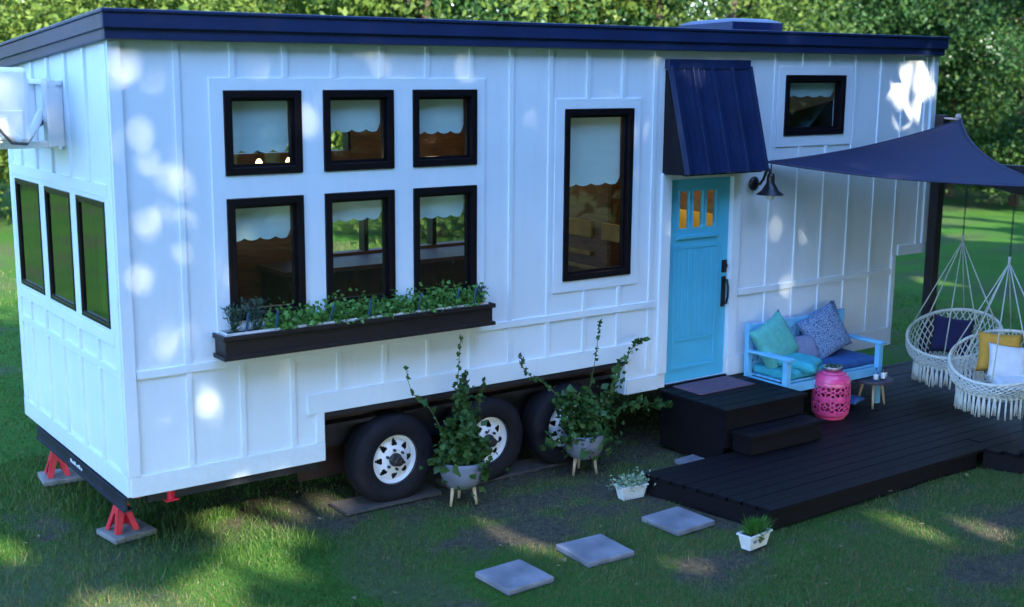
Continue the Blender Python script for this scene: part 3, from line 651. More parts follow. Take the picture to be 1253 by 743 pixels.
# wall lamp
lamp = empty('wall_lamp', (6.07 + .12, 0, 2.42)); tag(lamp, 'black gooseneck barn lamp on the white wall right of the door', 'lamp')
rx = Matrix.Rotation(PI / 2, 3, 'X')
g = MB(); g.lathe([(.06, 0), (.062, .012), (.045, .022), (.02, .035)], 24, (.0, -.024, 0), rx)
g.build('mounting_plate', M['lampblack'], lamp, smooth=True)
g = MB(); g.tube([(0, -.05, 0), (.0, -.10, .0), (.0, -.14, .05), (0, -.17, .12), (0, -.20, .13), (0, -.22, .09)], .012, 10); g.tube([(0, -.22, .10), (0, -.22, .19)], .006, 6); g.build('arm', M['lampblack'], lamp, smooth=True)
g = MB(); g.lathe([(.03, .10), (.034, .07), (.035, .02), (.075, -.045), (.115, -.075), (.118, -.08), (.112, -.078), (.07, -.045), (.03, .02)], 32, (0, -.22, 0)); g.build('lamp_shade', M['lampblack'], lamp, smooth=True)
g = MB(); g.lathe([(.035, -.03), (.042, -.06), (.040, -.10), (.025, -.125), (0, -.13)], 20, (0, -.22, 0)); g.build('bulb', M['frost'], lamp, smooth=True)
lamp.location = (6.22, 0, 2.45); lamp.scale = (1.12, 1.12, 1.12)

# air conditioner on end wall
ac = empty('air_conditioner', (0, 0, 0)); tag(ac, 'white outdoor air conditioner unit bracketed high on the end wall', 'air conditioner')
g = MB(); g.box(-.70, -.37, .60, 1.50, 2.99, 3.51); g.build('casing', M['ac'], ac, bevel=.03)
g = MB(); g.box(-.735, -.725, .66, 1.2, 3.0, 3.46); g.build('grille', M['acdark'], ac)
g = MB(); g.box(-.68, -.42, .588, .5995, 3.02, 3.22); g.build('side_cover', M['ac'], ac, bevel=.004)
g = MB()
for y in (1.10, 1.82): g.box(-.11, -.002, y - .03, y + .03, 2.93, 3.42); g.box(-.13, -.11, y - .05, y + .05, 2.93, 3.44); g.beam((-.03, y, 2.95), (-.78, y - .0, 2.95), .05, .05)
g.beam((-.03, 1.04, 3.40), (-.03, 1.88, 3.40), .035, .035, up=(1, 0, 0)); g.beam((-.05, 1.04, 2.93), (-.05, 1.88, 2.93), .035, .03, up=(1, 0, 0))
g.build('bracket', M['ac'], ac, bevel=.004)
g = MB(); g.tube([(-.56, .585, 3.16), (-.55, .56, 3.06), (-.48, .58, 3.02), (-.38, .7, 3.03), (-.25, .95, 3.08), (-.15, 1.2, 3.14), (-.08, 1.35, 3.18), (-.01, 1.42, 3.18)], .032, 12); g.tube([(-.40, .95, 3.02), (-.30, 1.1, 3.0), (-.2, 1.3, 3.06), (-.02, 1.5, 3.10)], .022, 10); g.build('pipe', M['ac'], ac, smooth=True)
g = MB(); g.tube([(-.60, .58, 3.30), (-.60, .54, 3.10), (-.52, .53, 3.0), (-.40, .62, 2.985), (-.28, .9, 3.03), (-.12, 1.25, 3.10), (-.02, 1.45, 3.12)], .011, 8); g.build('cable', M['acdark'], ac, smooth=True)
g = MB(); g.lathe([(.0, .02), (.07, .018), (.09, .0)], 20, (-.002, 1.45, 3.12), Matrix.Rotation(-PI / 2, 3, 'Y')); g.build('wall_sleeve', M['acdark'], ac, smooth=True)

# jack stands and pads
def jack(x, y, label, padlabel, rz=0, S=1.0):
    o = MB().box(-.17, .17, -.155, .155, 0, .045).build('concrete_pad', M['pad'], bevel=.006); o.location = (x, y, 0); o.rotation_euler = (0, 0, rz); tag(o, padlabel, 'pad')
    j = empty('jack_stand', (x - .03, y, .05), rz); tag(j, label, 'jack stand', 'red jack stands under the house end')
    for k in range(4):
        Q = Matrix.Rotation(k * PI / 2, 3, 'Z'); w0, w1, h0, h1 = .092, .030, 0, .235
        def pt(u, h): f = h / h1; return Q @ Vector((u * (w0 + (w1 - w0) * f), -(w0 + (w1 - w0) * f) - (.001 * k), h))
        outer = [pt(-1, 0), pt(-.56, 0), pt(-.50, .03), pt(-.16, .135), pt(.16, .135), pt(.50, .03), pt(.56, 0), pt(1, 0), pt(1, h1), pt(-1, h1)]
        vs = [v for v in outer] + [Vector((v.x * .93, v.y * .93, v.z)) for v in outer]; fs = [(0, 1, 2, 3, 9), (9, 3, 4, 8), (8, 4, 5, 6, 7)]
        fs = fs + [tuple(i + 10 for i in f)[::-1] for f in fs] + [(i, i + 10, (i + 1) % 10 + 10, (i + 1) % 10) for i in range(10)]
        MB().add(vs, fs).build('leg', M['red'], j)
    g = MB(); g.lathe([(.046, .236), (.044, .25), (.030, .262), (.026, .264)], 4, (0, 0, 0), Matrix.Rotation(PI / 4, 3, 'Z')); g.build('body', M['red'], j)
    g = MB(); g.box(-.016, .016, -.01, .01, .22, .305); g.box(-.05, .05, -.025, .025, .305, .318); g.box(-.05, -.03, -.024, .024, .318, .334); g.box(.03, .05, -.024, .024, .318, .334); g.build('post', M['hub'], j)
    g = MB(); g.tube([(.03, -.02, .235), (.09, -.05, .25), (.12, -.06, .235)], .007, 6); g.build('handle', M['red'], j)
jack(.15, .60, 'red jack stand under the near corner of the house', 'flat grey pad under the near red jack stand', .15)
jack(.13, 2.20, 'red jack stand under the far corner of the house', 'flat grey pad under the far red jack stand', -.1)
g = MB(); g.box(1.72, 2.62, -.02, .28, 0, .03); o = g.build('plank', M['plank'], bevel=.004); tag(o, 'flat weathered board under the front most wheel', 'board', 'boards the wheels stand on')
g = MB(); g.box(2.74, 4.45, .02, .28, 0, .03); o = g.build('plank', M['plank'], bevel=.004); tag(o, 'long weathered board under the two rear wheels', 'board', 'boards the wheels stand on')

# ------------------------------------------------------------------ leaves helpers
def leafset(P, N, size, aspect=.5, seed=0, fold=.25):
    """P (n,3) centres, N (n,3) direction of leaf axis; returns V,F of rhombic folded leaves (2 tris as quad)"""
    r = np.random.default_rng(seed); n = len(P)
    N = N / (np.linalg.norm(N, axis=1, keepdims=True) + 1e-9)
    q = r.normal(size=(n, 3)); S = np.cross(N, q); S /= (np.linalg.norm(S, axis=1, keepdims=True) + 1e-9); U = np.cross(N, S)
    s = size * r.uniform(.6, 1.35, n)[:, None]
    a = P - N * s * .5; b = P + S * s * aspect * .5 + U * s * fold * .3 + N * s * .02; c = P + N * s * .5 - U * s * .12; d = P - S * s * aspect * .5 + U * s * fold * .3 + N * s * .02
    V = np.stack([a, b, c, d], 1).reshape(-1, 3); F = np.arange(4 * n).reshape(-1, 4); return V, F

def bez(pts, n):
    pts = [np.array(p, float) for p in pts]; out = []
    m = len(pts) - 1
    for k in range(n + 1):
        t = k / n * m; i = min(int(t), m - 1); f = t - i
        p0 = pts[max(i - 1, 0)]; p1 = pts[i]; p2 = pts[i + 1]; p3 = pts[min(i + 2, m)]
        out.append(.5 * ((2 * p1) + (-p0 + p2) * f + (2 * p0 - 5 * p1 + 4 * p2 - p3) * f * f + (-p0 + 3 * p1 - 3 * p2 + p3) * f ** 3))
    return out

# ------------------------------------------------------------------ window box with herbs
bx = empty('window_box', (0, 0, 0)); tag(bx, 'long dark wooden window box full of herbs under the six window group', 'planter')
g = MB(); g.box(.665, 3.00, -.205, -.185, 1.46, 1.615); g.box(.665, .685, -.184, -.016, 1.46, 1.615); g.box(2.98, 3.00, -.184, -.016, 1.46, 1.615); g.box(.685, 2.98, -.184, -.016, 1.46, 1.475)
g.build('box', M['boxwood'], bx, bevel=.003)
g = MB(); g.box(.645, 3.02, -.226, -.206, 1.595, 1.63); g.box(.645, 3.02, -.226, -.206, 1.45, 1.48); g.box(.645, .664, -.205, -.016, 1.595, 1.63); g.box(3.001, 3.02, -.205, -.016, 1.595, 1.63); g.box(.645, .664, -.205, -.016, 1.45, 1.48); g.box(3.001, 3.02, -.205, -.016, 1.45, 1.48)
g.build('edge_trim', M['boxwood'], bx, bevel=.003)
g = MB(); g.box(.69, 2.975, -.183, -.175, 1.605, 1.642); g.box(.69, 2.975, -.032, -.022, 1.605, 1.642)
for x in (.69, 1.80, 2.40, 2.965): g.box(x, x + .01, -.174, -.033, 1.605, 1.642)
g.build('liner', M['trough'], bx)
MB().box(.701, 2.964, -.174, -.034, 1.48, 1.622).build('soil', M['soil'], bx)
herbs = [(.78, 'spiky grey green herb at the left end of the window box', 'lav', .20), (.95, 'tall feathery rosemary like herb near the left end of the window box', 'lav', .24), (1.15, 'bushy grey green herb under the left lower window', 'herb', .13),
         (1.38, 'low leafy green herb between the first two blue stakes', 'herb', .13), (1.60, 'round leafed herb spilling over the box front', 'herb', .15), (1.82, 'bright green herb under the middle lower window', 'herb', .13), (2.03, 'low green herb in the middle of the window box', 'herb', .11),
         (2.22, 'fine leaved herb just right of the middle window', 'herb', .13), (2.42, 'small bright herb left of the two right stakes', 'herb', .14), (2.63, 'taller leafy herb under the right lower window', 'herb', .17), (2.82, 'pale green herb beside the last stake', 'herb', .13), (2.93, 'grey green sprawling herb at the right end of the window box', 'lav', .13)]
for i, (x, lb, kd, h) in enumerate(herbs):
    n = 400 if kd == 'herb' else 460; r = np.random.default_rng(100 + i)
    if kd == 'herb':
        P = np.stack([x + r.normal(0, .058, n), -.115 + r.normal(0, .05, n), 1.625 + np.abs(r.normal(0, h * .50, n))], -1); D = r.normal(size=(n, 3)) + [0, -.2, .5]; V, F = leafset(P, D, .040, .7, i)
    else:
        k = 16; ang = r.uniform(0, 2 * PI, k); V_ = []; 
        b_ = r.integers(0, k, n); t = r.random(n); tilt = r.uniform(.1, .55, k)
        P = np.stack([x + r.normal(0, .02, n) + np.cos(ang[b_]) * tilt[b_] * t * h, -.11 + np.sin(ang[b_]) * tilt[b_] * t * h, 1.63 + t * h], -1); D = np.stack([np.cos(ang[b_]) * .6, np.sin(ang[b_]) * .6, np.ones(n)], -1) + r.normal(0, .5, (n, 3)); V, F = leafset(P, D, .036, .22, i)
    fol = empty('herb_plant', (x, -.11, 1.63)); V = V - np.array([x, -.11, 1.63]); npmesh('foliage', V, F, M['leaflav' if kd == 'lav' else 'leafherb'], fol); tag(fol, lb, 'herb', 'herbs growing in the window box')
for i, x in enumerate((.84, 1.08, 1.52, 1.86, 2.30, 2.66, 2.84)):
    g = MB(); vv = [(-.014, 0), (0, -.06), (.014, 0), (.014, .17), (-.014, .17)]; g.add([(a, -.002, b) for a, b in vv] + [(a, .002, b) for a, b in vv], [(0, 1, 2, 3, 4), (9, 8, 7, 6, 5)] + [(k, k + 5, (k + 1) % 5 + 5, (k + 1) % 5) for k in range(5)])
    o = g.build('plant_marker', M['stake']); o.location = (x, -.165, 1.615); o.rotation_euler = (.25, random.uniform(-.25, .25), .5)
    tag(o, ['blue plant stake at the far left end of the window box', 'blue plant stake below the left lower window', 'blue plant stake between the left and middle windows', 'blue plant stake below the middle lower window', 'blue plant stake left of the right lower window', 'taller blue plant stake below the right lower window', 'right most blue plant stake in the window box'][i], 'plant stake', 'blue stakes in the window box')

# ------------------------------------------------------------------ big pots
def pot(x, y, label, stems, seed, drawing=False):
    root = empty('potted_plant', (x, y, 0)); tag(root, label, 'potted plant', 'grey three legged pots by the wheels')
    g = MB(); prof = [(.03, .135), (.08, .142), (.13, .165), (.165, .215), (.182, .28), (.187, .345), (.182, .372), (.172, .374), (.170, .33), (.0, .325)]
    p_ = g.lathe(prof, 40).build('pot', M['pot'], root, smooth=True)
    for k in range(3):
        a = k * 2 * PI / 3 - .9; MB().tube([(.10 * math.cos(a), .10 * math.sin(a), .165), (.125 * math.cos(a), .125 * math.sin(a), 0)], [.018, .011], 10).build('leg', M['potleg'], root, smooth=True)
    MB().lathe([(.169, .331), (.08, .338), (.0, .34)], 24).build('soil', M['soil'], root)
    if drawing:
        g = MB(); 
        for dx, dz, a in ((0, 0, .3), (.03, .012, 1.2), (.055, .0, -.4), (.02, -.03, -1.0), (.045, .03, .9)):
            t0 = math.radians(-118) + dx * 5; rr = .176
            g.beam((rr * math.cos(t0), rr * math.sin(t0), .24 + dz), (rr * math.cos(t0 + .09), rr * math.sin(t0 + .09), .24 + dz + .03 * math.sin(a)), .004, .01)
        g.build('painted_mark', M['hub'], p_)
    st = MB(); PP = []; DD = []; r = np.random.default_rng(seed)
    for pts, dens, sp in stems:
        c = bez([(0, 0, .33)] + pts, 24); st.tube(c, [.006 - .004 * k / 24 for k in range(25)], 5)
        c = np.array(c)
        for k in range(dens):
            t = r.random() ** .8; i = t * 24; i0 = min(int(i), 23); q = c[i0] + (c[i0 + 1] - c[i0]) * (i - i0)
            tw = sp * (1.15 - t); PP.append(q + r.normal(0, 1, 3) * [tw, tw, tw * .9]); DD.append(r.normal(size=3) + [0, -.3, -.2])
    st.build('stem', M['stem'], root, smooth=True)
    PP = np.array(PP); DD = np.array(DD); big = np.clip(1.25 - PP[:, 2] * .5, .55, 1.2)[:, None] * r.uniform(.6, 1.35, (len(PP), 1)); V, F = leafset(PP, DD, .066 * big, .72, seed, .45); npmesh('foliage', V, F, M['leafpot'], root)
pot(2.65, -.28, 'grey three legged pot with tall bushy vine in front of the second wheel',
    [([(-.05, 0, .6), (-.03, .02, 1.0), (.0, .02, 1.42)], 110, .035), ([(-.14, 0, .55), (-.30, .02, .85), (-.44, .06, 1.0), (-.47, .1, 1.2)], 50, .02), ([(.1, 0, .55), (.18, 0, .85), (.22, 0, 1.02)], 80, .05),
     ([(0, -.05, .5), (.0, -.05, .75)], 430, .125), ([(.0, .0, .7), (.03, .0, 1.1)], 170, .075), ([(-.10, -.02, .5), (-.12, 0, .72)], 190, .08), ([(.08, -.1, .42), (.12, -.12, .55)], 150, .075), ([(.10, -.15, .34), (.10, -.2, .24)], 40, .03), ([(-.16, -.02, .38), (-.30, .02, .40)], 35, .03), ([(.02, 0, .6), (.02, 0, .95)], 150, .07)], 5)
pot(3.97, -.24, 'grey three legged pot with sprawling vine in front of the third wheel',
    [([(.0, -.06, .45), (-.05, -.08, .62)], 260, .15), ([(-.22, -.03, .5), (-.28, 0, .72)], 110, .07), ([(.02, 0, .6), (.12, .02, .95), (.2, .04, 1.36)], 50, .02), ([(-.15, 0, .6), (-.4, .02, .85), (-.62, .04, 1.0), (-.66, .06, 1.17)], 80, .03), ([(.2, 0, .55), (.45, .05, .85), (.62, .05, 1.08), (.72, .02, 1.13)], 110, .04),
     ([(.0, -.05, .5), (.02, 0, .75)], 330, .11), ([(.25, 0, .45), (.55, -.02, .55), (.85, 0, .50), (1.05, .02, .46)], 120, .05), ([(-.12, 0, .5), (-.15, 0, .8)], 170, .08), ([(-.2, -.05, .36), (-.5, -.02, .32)], 45, .035), ([(.15, 0, .5), (.3, 0, .7)], 190, .09), ([(.25, -.05, .7), (.35, -.05, 1.0)], 60, .04)], 8, True)

# small troughs
def trough(x, y, rz, label, kind, seed):
    root = empty('planter_trough', (x, y, 0), rz); root.scale = (.82, .82, .82); tag(root, label, 'planter')
    def ring(w, d, z): return [(-w / 2, -d / 2, z), (w / 2, -d / 2, z), (w / 2, d / 2, z), (-w / 2, d / 2, z)]
    vs = ring(.25, .10, 0) + ring(.30, .145, .13) + ring(.325, .17, .132) + ring(.325, .17, .15) + ring(.29, .135, .15) + ring(.28, .125, .11)
    fs = [(3, 2, 1, 0)] + [(k * 4 + i, k * 4 + (i + 1) % 4, k * 4 + 4 + (i + 1) % 4, k * 4 + 4 + i) for k in range(5) for i in range(4)] + [(20, 21, 22, 23)]
    b = MB().add(vs, fs).build('trough', M['trough'], root, bevel=.003)
    if kind == 'grass':
        g = MB()
        for dx, a in ((-.05, .5), (-.035, -.4), (-.06, -.2), (-.03, .6)): g.beam((dx - .04, -.0668, .07), (dx - .04 + .02 * math.sin(a), -.0708, .10), .004, .006)
        g.build('painted_mark', M['greyfab'], b)
    MB().box(-.14, .14, -.062, .062, .111, .135).build('soil', M['soil'], root)
    r = np.random.default_rng(seed); n = 520
    if kind == 'grass':
        P = np.stack([r.normal(0.01, .075, n), r.normal(0, .04, n), .14 + r.random(n) * .09], -1); D = np.stack([(P[:, 0]) * 7, P[:, 1] * 7, np.ones(n)], -1) + r.normal(0, .25, (n, 3)); V, F = leafset(P, D, .12, .05, seed); m = M['leafgrass']
        P2 = np.stack([r.normal(-.0, .02, 50), -.075 + r.normal(0, .006, 50), r.uniform(.07, .15, 50)], -1); V2, F2 = leafset(P2, r.normal(size=(50, 3)), .03, .6, seed); F = np.concatenate([F, F2 + len(V)]); V = np.concatenate([V, V2])
    else:
        P = np.stack([r.normal(0, .10, n), r.normal(0, .055, n), .14 + np.abs(r.normal(0, .055, n))], -1); D = r.normal(size=(n, 3)) + [0, 0, .5]; V, F = leafset(P, D, .034, .6, seed); m = M['variegated']
    npmesh('foliage', V, F, m, root)
trough(3.885, -.98, -.18 + .1, 'white trough of pale variegated plant at the back corner of the deck', 'var', 3)
trough(3.93, -2.33, .12, 'white trough of green grassy plant at the front corner of the deck', 'grass', 4)

# ------------------------------------------------------------------ deck, steps
def deck():
    root = empty('deck', (7, -1.2, 0)); tag(root, 'low dark stained wooden deck in front of the door', 'deck')
    P = DECK; zt_ = .18; g = MB(); off = Vector((7, -1.2, 0))
    w_ = .138; y = -3.72; k = 0; r = random.Random(4)
    while y < .36:
        y1 = min(y + w_ - .005, .36); ym = (y + y1) / 2
        xs = []
        n = len(P)
        for i in range(n):
            (xa, ya), (xb, yb) = P[i], P[(i + 1) % n]
            if (ya > ym) != (yb > ym): xs.append(xa + (xb - xa) * (ym - ya) / (yb - ya))
        xs.sort()
        for a, b in zip(xs[::2], xs[1::2]):
            cuts = [a] + sorted(r.uniform(a + .6, b - .6) for _ in range(1)) + [b] if b - a > 2 else [a, b]
            for c0, c1 in zip(cuts, cuts[1:]):
                dz = r.uniform(-.002, .002); g.box(c0 - off.x, c1 - .004 - off.x, y - off.y, y1 - off.y, zt_ - .03, zt_ + dz)
        y += w_; k += 1
    g.build('decking', M['deck'], root, bevel=.003)
    g = MB(); n = len(P)
    for i in range(n):
        a, b = Vector((*P[i], 0)) - off, Vector((*P[(i + 1) % n], 0)) - off; d = (b - a).normalized(); nn = Vector((-d.y, d.x, 0)) 
        ins = nn * .03
        g.beam(a + ins + d * .03 + Vector((0, 0, .073)), b + ins - d * .03 + Vector((0, 0, .073)), .04, .148)
    g.build('skirt', M['deck'], root)
deck()
def steps():
    root = empty('entry_steps', (5.57, -.5, 0)); tag(root, 'dark wooden two tier entry steps at the cyan door', 'steps')
    def L(x, y): return x - 5.57, y + .5
    g = MB(); r = random.Random(2); y = -.93
    while y < -.04: y1 = min(y + .135, -.035); x0, ya = L(5.045, y); x1, yb = L(6.115, y1 - .006); g.box(x0, x1, ya, yb, .53, .56 + r.uniform(-.001, .001)); y += .135
    g.build('landing', M['deck'], root, bevel=.003)
    g = MB()
    for y0, y1 in ((-1.19, -1.065), (-1.058, -.94)): x0, ya = L(5.10, y0); x1, yb = L(6.06, y1); g.box(x0, x1, ya, yb, .34, .37)
    g.build('tread', M['deck'], root, bevel=.003)
    g = MB(); a, b = L(5.07, -.905); c, d = L(6.09, -.05)
    g.box(a, c, b, b + .03, .20, .528); g.box(a, a + .03, b + .032, d, .02, .528); g.box(c - .03, c, b + .032, d, .20, .528)
    a2, b2 = L(5.12, -1.17); c2, d2 = L(6.04, -.94); g.box(a2, c2, b2, b2 + .028, .19, .338); g.box(a2, a2 + .028, b2 + .03, d2, .19, .338); g.box(c2 - .028, c2, b2 + .03, d2, .19, .338)
    g.build('skirt', M['deck'], root)
steps()
o = MB().box(-.36, .36, -.19, .19, 0, .012).build('doormat', M['mat'], bevel=.003); o.location = (5.575, -.235, .561); tag(o, 'mottled purple brown doormat on the landing before the cyan door', 'doormat')

# ------------------------------------------------------------------ bench with pillows
bn = empty('garden_bench', (6.85, -.35, .18)); tag(bn, 'pale blue slatted wooden garden bench against the white wall', 'bench')
BWD = 1.44; x0 = -BWD / 2; x1 = BWD / 2
for sx in (x0 + .03, x1 - .03):
    MB().beam((sx, -.27, 0), (sx, -.27, .62), .06, .06, up=(0, 1, 0)).build('leg', M['benchpaint'], bn, bevel=.004)
    MB().beam((sx, .22, 0), (sx, .24, .90), .06, .055, up=(0, 1, 0)).build('leg', M['benchpaint'], bn, bevel=.004)
    g = MB(); g.box(sx - .045, sx + .045, -.33, .215, .622, .65); g.build('armrest', M['benchpaint'], bn, bevel=.006)
    g = MB(); g.box(sx - .02, sx + .02, -.238, .19, .30, .38); g.build('side_rail', M['benchpaint'], bn, bevel=.004)
g = MB(); g.box(x0 + .062, x1 - .062, -.29, -.25, .30, .385); g.build('front_rail', M['benchpaint'], bn, bevel=.004)
g = MB(); g.box(x0 + .062, x1 - .062, .215, .245, .80, .89); g.build('top_rail', M['benchpaint'], bn, bevel=.006)
g = MB(); g.box(x0 + .062, x1 - .062, .215, .245, .46, .52); g.build('lower_rail', M['benchpaint'], bn, bevel=.004)
nsl = 14
for k in range(nsl):
    x = x0 + .12 + (BWD - .24) * k / (nsl - 1); MB().box(x - .022, x + .022, .222, .24, .521, .799).build('back_slat', M['benchpaint'], bn)
for k in range(6):
    y = -.24 + k * .082; MB().box(x0 + .065, x1 - .065, y, y + .068, .386, .404).build('seat_slat', M['benchpaint'], bn)
def cushion(name, w, d, h, m, loc, rz=0, label='', cat='cushion', rx_=0, ry_=0):
    g = MB(); g.box(-w / 2, w / 2, -d / 2, d / 2, 0, h); o = g.build(name, m, None, smooth=True)
    b = o.modifiers.new('b', 'BEVEL'); b.width = min(h, w) * .42; b.segments = 5
    o.location = loc; o.rotation_euler = (rx_, ry_, rz); tag(o, label, cat); return o
BZ = .18
cushion('seat_cushion', .60, .46, .09, M['aqua'], (6.50, -.36, BZ + .405), 0, 'aqua seat cushion on the left half of the blue bench')
cushion('seat_cushion', .74, .46, .085, M['bluefab'], (7.17, -.36, BZ + .405), 0, 'deep blue seat cushion on the right half of the bench')
def pl(w, h, t, m, loc, rot, label, n=14):
    o = pillow('pillow', w, h, t, m, None, n); o.location = loc; o.rotation_euler = rot; tag(o, label, 'pillow'); return o
pl(.50, .48, .17, M['teal'], (6.36, -.27, BZ + .72), (-.35, -.38, .10), 'plain teal green pillow at the left end of the blue bench')
pl(.42, .40, .13, M['aqua'], (6.53, -.46, BZ + .525), (-1.45, .0, .5), 'aqua pillow lying flat at the front left of the bench seat')
pl(.40, .30, .15, M['greyfab'], (6.75, -.28, BZ + .60), (-.4, 0, -.1), 'small grey blue pillow in the middle of the blue bench')
pl(.54, .50, .17, M['patfab'], (7.10, -.27, BZ + .72), (-.35, -.36, -.05), 'large blue patterned pillow leaning tilted on the bench back')
pl(.42, .42, .14, M['patfab'], (7.28, -.14, BZ + .76), (-.2, -.2, .05), 'second patterned pillow half hidden behind the larger patterned one')

# pink garden stool
def stool():
    root = empty('garden_stool', (6.73, -.70, .18)); tag(root, 'bright pink pierced ceramic drum stool on the deck before the bench', 'stool')
    H = .45; n = 144; m_ = 72; vs = []; fs = []
    def rad(z): 
        t = z / H; 
        if t < .05: return .135
        return .125 + .062 * (max(0, 1 - abs((t - .5) / .5) ** 3.6)) ** .6
    for i in range(m_ + 1):
        z = H * i / m_
        for k in range(n): a = 2 * PI * k / n; vs.append((rad(z) * math.cos(a), rad(z) * math.sin(a), z))
    def hole(a, z):
        # motifs repeated 8 around, two rows: ring of petals + scroll dots
        t = z / H
        if not .14 < t < .80: return False
        row = (t - .14) / .33; ri = row % 1 - .5; ca = (a / (2 * PI) * 8) % 1 - .5
        x = ca * .135 * 1.0; y = ri * .33 * H; d = math.hypot(x, y); th = math.atan2(y, x)
        if d < .010: return True
        if .022 < d < .052 and abs(math.sin(2 * th)) > .45 and abs(d - .036) < .017 * (abs(math.sin(2 * th)) ** .8): return True
        dx = min(abs(abs(ca) - .5), 1) * .135; 
        if math.hypot(dx, abs(y) - .042) < .013: return True
        if math.hypot(dx, y) < .011: return True
        return False
    for i in range(m_):
        for k in range(n):
            if hole(2 * PI * (k + .5) / n, H * (i + .5) / m_): continue
            fs.append((i * n + k, i * n + (k + 1) % n, (i + 1) * n + (k + 1) % n, (i + 1) * n + k))
    o = MB().add(vs, fs).build('drum', M['pink'], root, smooth=True); s = o.modifiers.new('s', 'SOLIDIFY'); s.thickness = .008; s.offset = -1
    g = MB(); g.lathe([(.125, H - .004), (.118, H + .010), (.09, H + .014), (0, H + .014)], 48); g.build('seat', M['pink'], root, smooth=True)
    g = MB(); g.lathe([(.14, 0), (.146, .008), (.140, .022), (.134, .024)], 48); g.build('foot_ring', M['pink'], root, smooth=True)
    g = MB()
    for z in (.055, H * .825):
        rr = rad(z); g.lathe([(rr - .002, z - .006), (rr + .006, z), (rr - .002, z + .006)], 64)
    g.build('raised_band', M['pink'], root, smooth=True)
stool()
# silver bowl with succulents on stool
bw_ = empty('bowl', (6.73, -.70, .18 + .466)); tag(bw_, 'small silvery bowl with tiny plants on top of the pink stool', 'bowl')
MB().lathe([(.04, 0), (.045, .004), (.085, .03), (.095, .045), (.088, .045), (.05, .02), (0, .018)], 32).build('dish', mat('silver_bowl', (.55, .57, .6), .35, .3, 30, metal=.5), bw_, smooth=True)
P = rng.normal(0, 1, (130, 3)) * [.038, .038, .012] + [0, 0, .05]; V, F = leafset(P, rng.normal(size=(130, 3)) + [0, 0, .7], .026, .6, 3); npmesh('foliage', V, F, M['leaflav'], bw_)

# side table with bottles
tb_ = empty('side_table', (7.42, -.66, .18)); tag(tb_, 'small dark round wooden side table with pale legs by the bench', 'table')
MB().lathe([(.0, .255), (.19, .255), (.205, .262), (.205, .278), (.2, .285), (0, .285)], 40).build('tabletop', M['tabletop'], tb_, smooth=False, bevel=0)
for k in range(3):
    a = k * 2 * PI / 3 - 2.4; MB().tube([(.10 * math.cos(a), .10 * math.sin(a), .256), (.155 * math.cos(a), .155 * math.sin(a), 0)], [.017, .010], 10).build('leg', M['potleg'], tb_, smooth=True)
def bottle(x, y, h, r_, m, lab, cap=None):
    b = empty('bottle', (x, y, .18 + .286)); tag(b, lab, 'bottle', 'bottles on the side table')
    MB().lathe([(r_ * .9, 0), (r_, .004), (r_, h * .62), (r_ * .8, h * .70), (r_ * .35, h * .78), (r_ * .33, h * .93), (r_ * .42, h * .94), (r_ * .4, h), (0, h)], 24).build('body', m, b, smooth=True)
    MB().lathe([(r_ + .001, h * .10), (r_ + .0015, h * .11), (r_ + .0015, h * .52), (r_ + .001, h * .53)], 24).build('label_band', M['bottlelabel'], b, smooth=True)
bottle(7.36, -.74, .13, .024, M['stake'], 'blue topped bottle with white label at the left of the side table')
bottle(7.45, -.76, .14, .023, M['bottle'], 'dark bottle with white label in the middle of the side table')
bottle(7.53, -.72, .11, .020, M['bottle'], 'small dark bottle with white label at the right of the table')
o = pillow('folded_cloth', .3, .2, .06, M['bluefab']); o.location = (7.22, -.56, .245); o.rotation_euler = (PI / 2, 0, .3); tag(o, 'small folded blue cloth on the deck beside the pink stool', 'cloth')

# ------------------------------------------------------------------ frame, sail, hanging chairs
P1 = (9.02, -.13); P2 = (7.335, -2.47)
fr = empty('swing_frame', (8.2, -1.3, .18)); tag(fr, 'dark timber swing frame of posts and beams at the right end of the deck', 'frame')
off = Vector((8.2, -1.3, .18))
for (x, y, zz) in ((*P1, 3.07), (*P2, 2.60), (9.9, -2.9, 2.60)):
    MB().beam(Vector((x, y, .182)) - off, Vector((x, y, zz)) - off, .11, .11, up=(0, 1, 0)).build('post', M['post'], fr, bevel=.005)
B1 = Vector((P1[0] - .03, P1[1] - .06, 2.50)); B2 = Vector((P2[0] + .0, P2[1] - .0, 2.50)); B3 = Vector((9.9, -2.9, 2.5))
def bm(a, b):
    d = (b - a).normalized(); MB().beam(a + d * .07 - off, b - d * .06 - off, .07, .14).build('beam', M['post'], fr, bevel=.004)
bm(B1, B2); bm(B2, B3); bm(B1, B3)
d = (B1 - B2).normalized(); MB().beam(B2 + d * .08 + Vector((0, 0, -.45)) - off, B2 + d * .50 + Vector((0, 0, -.075)) - off, .06, .09).build('brace', M['post'], fr, bevel=.004)

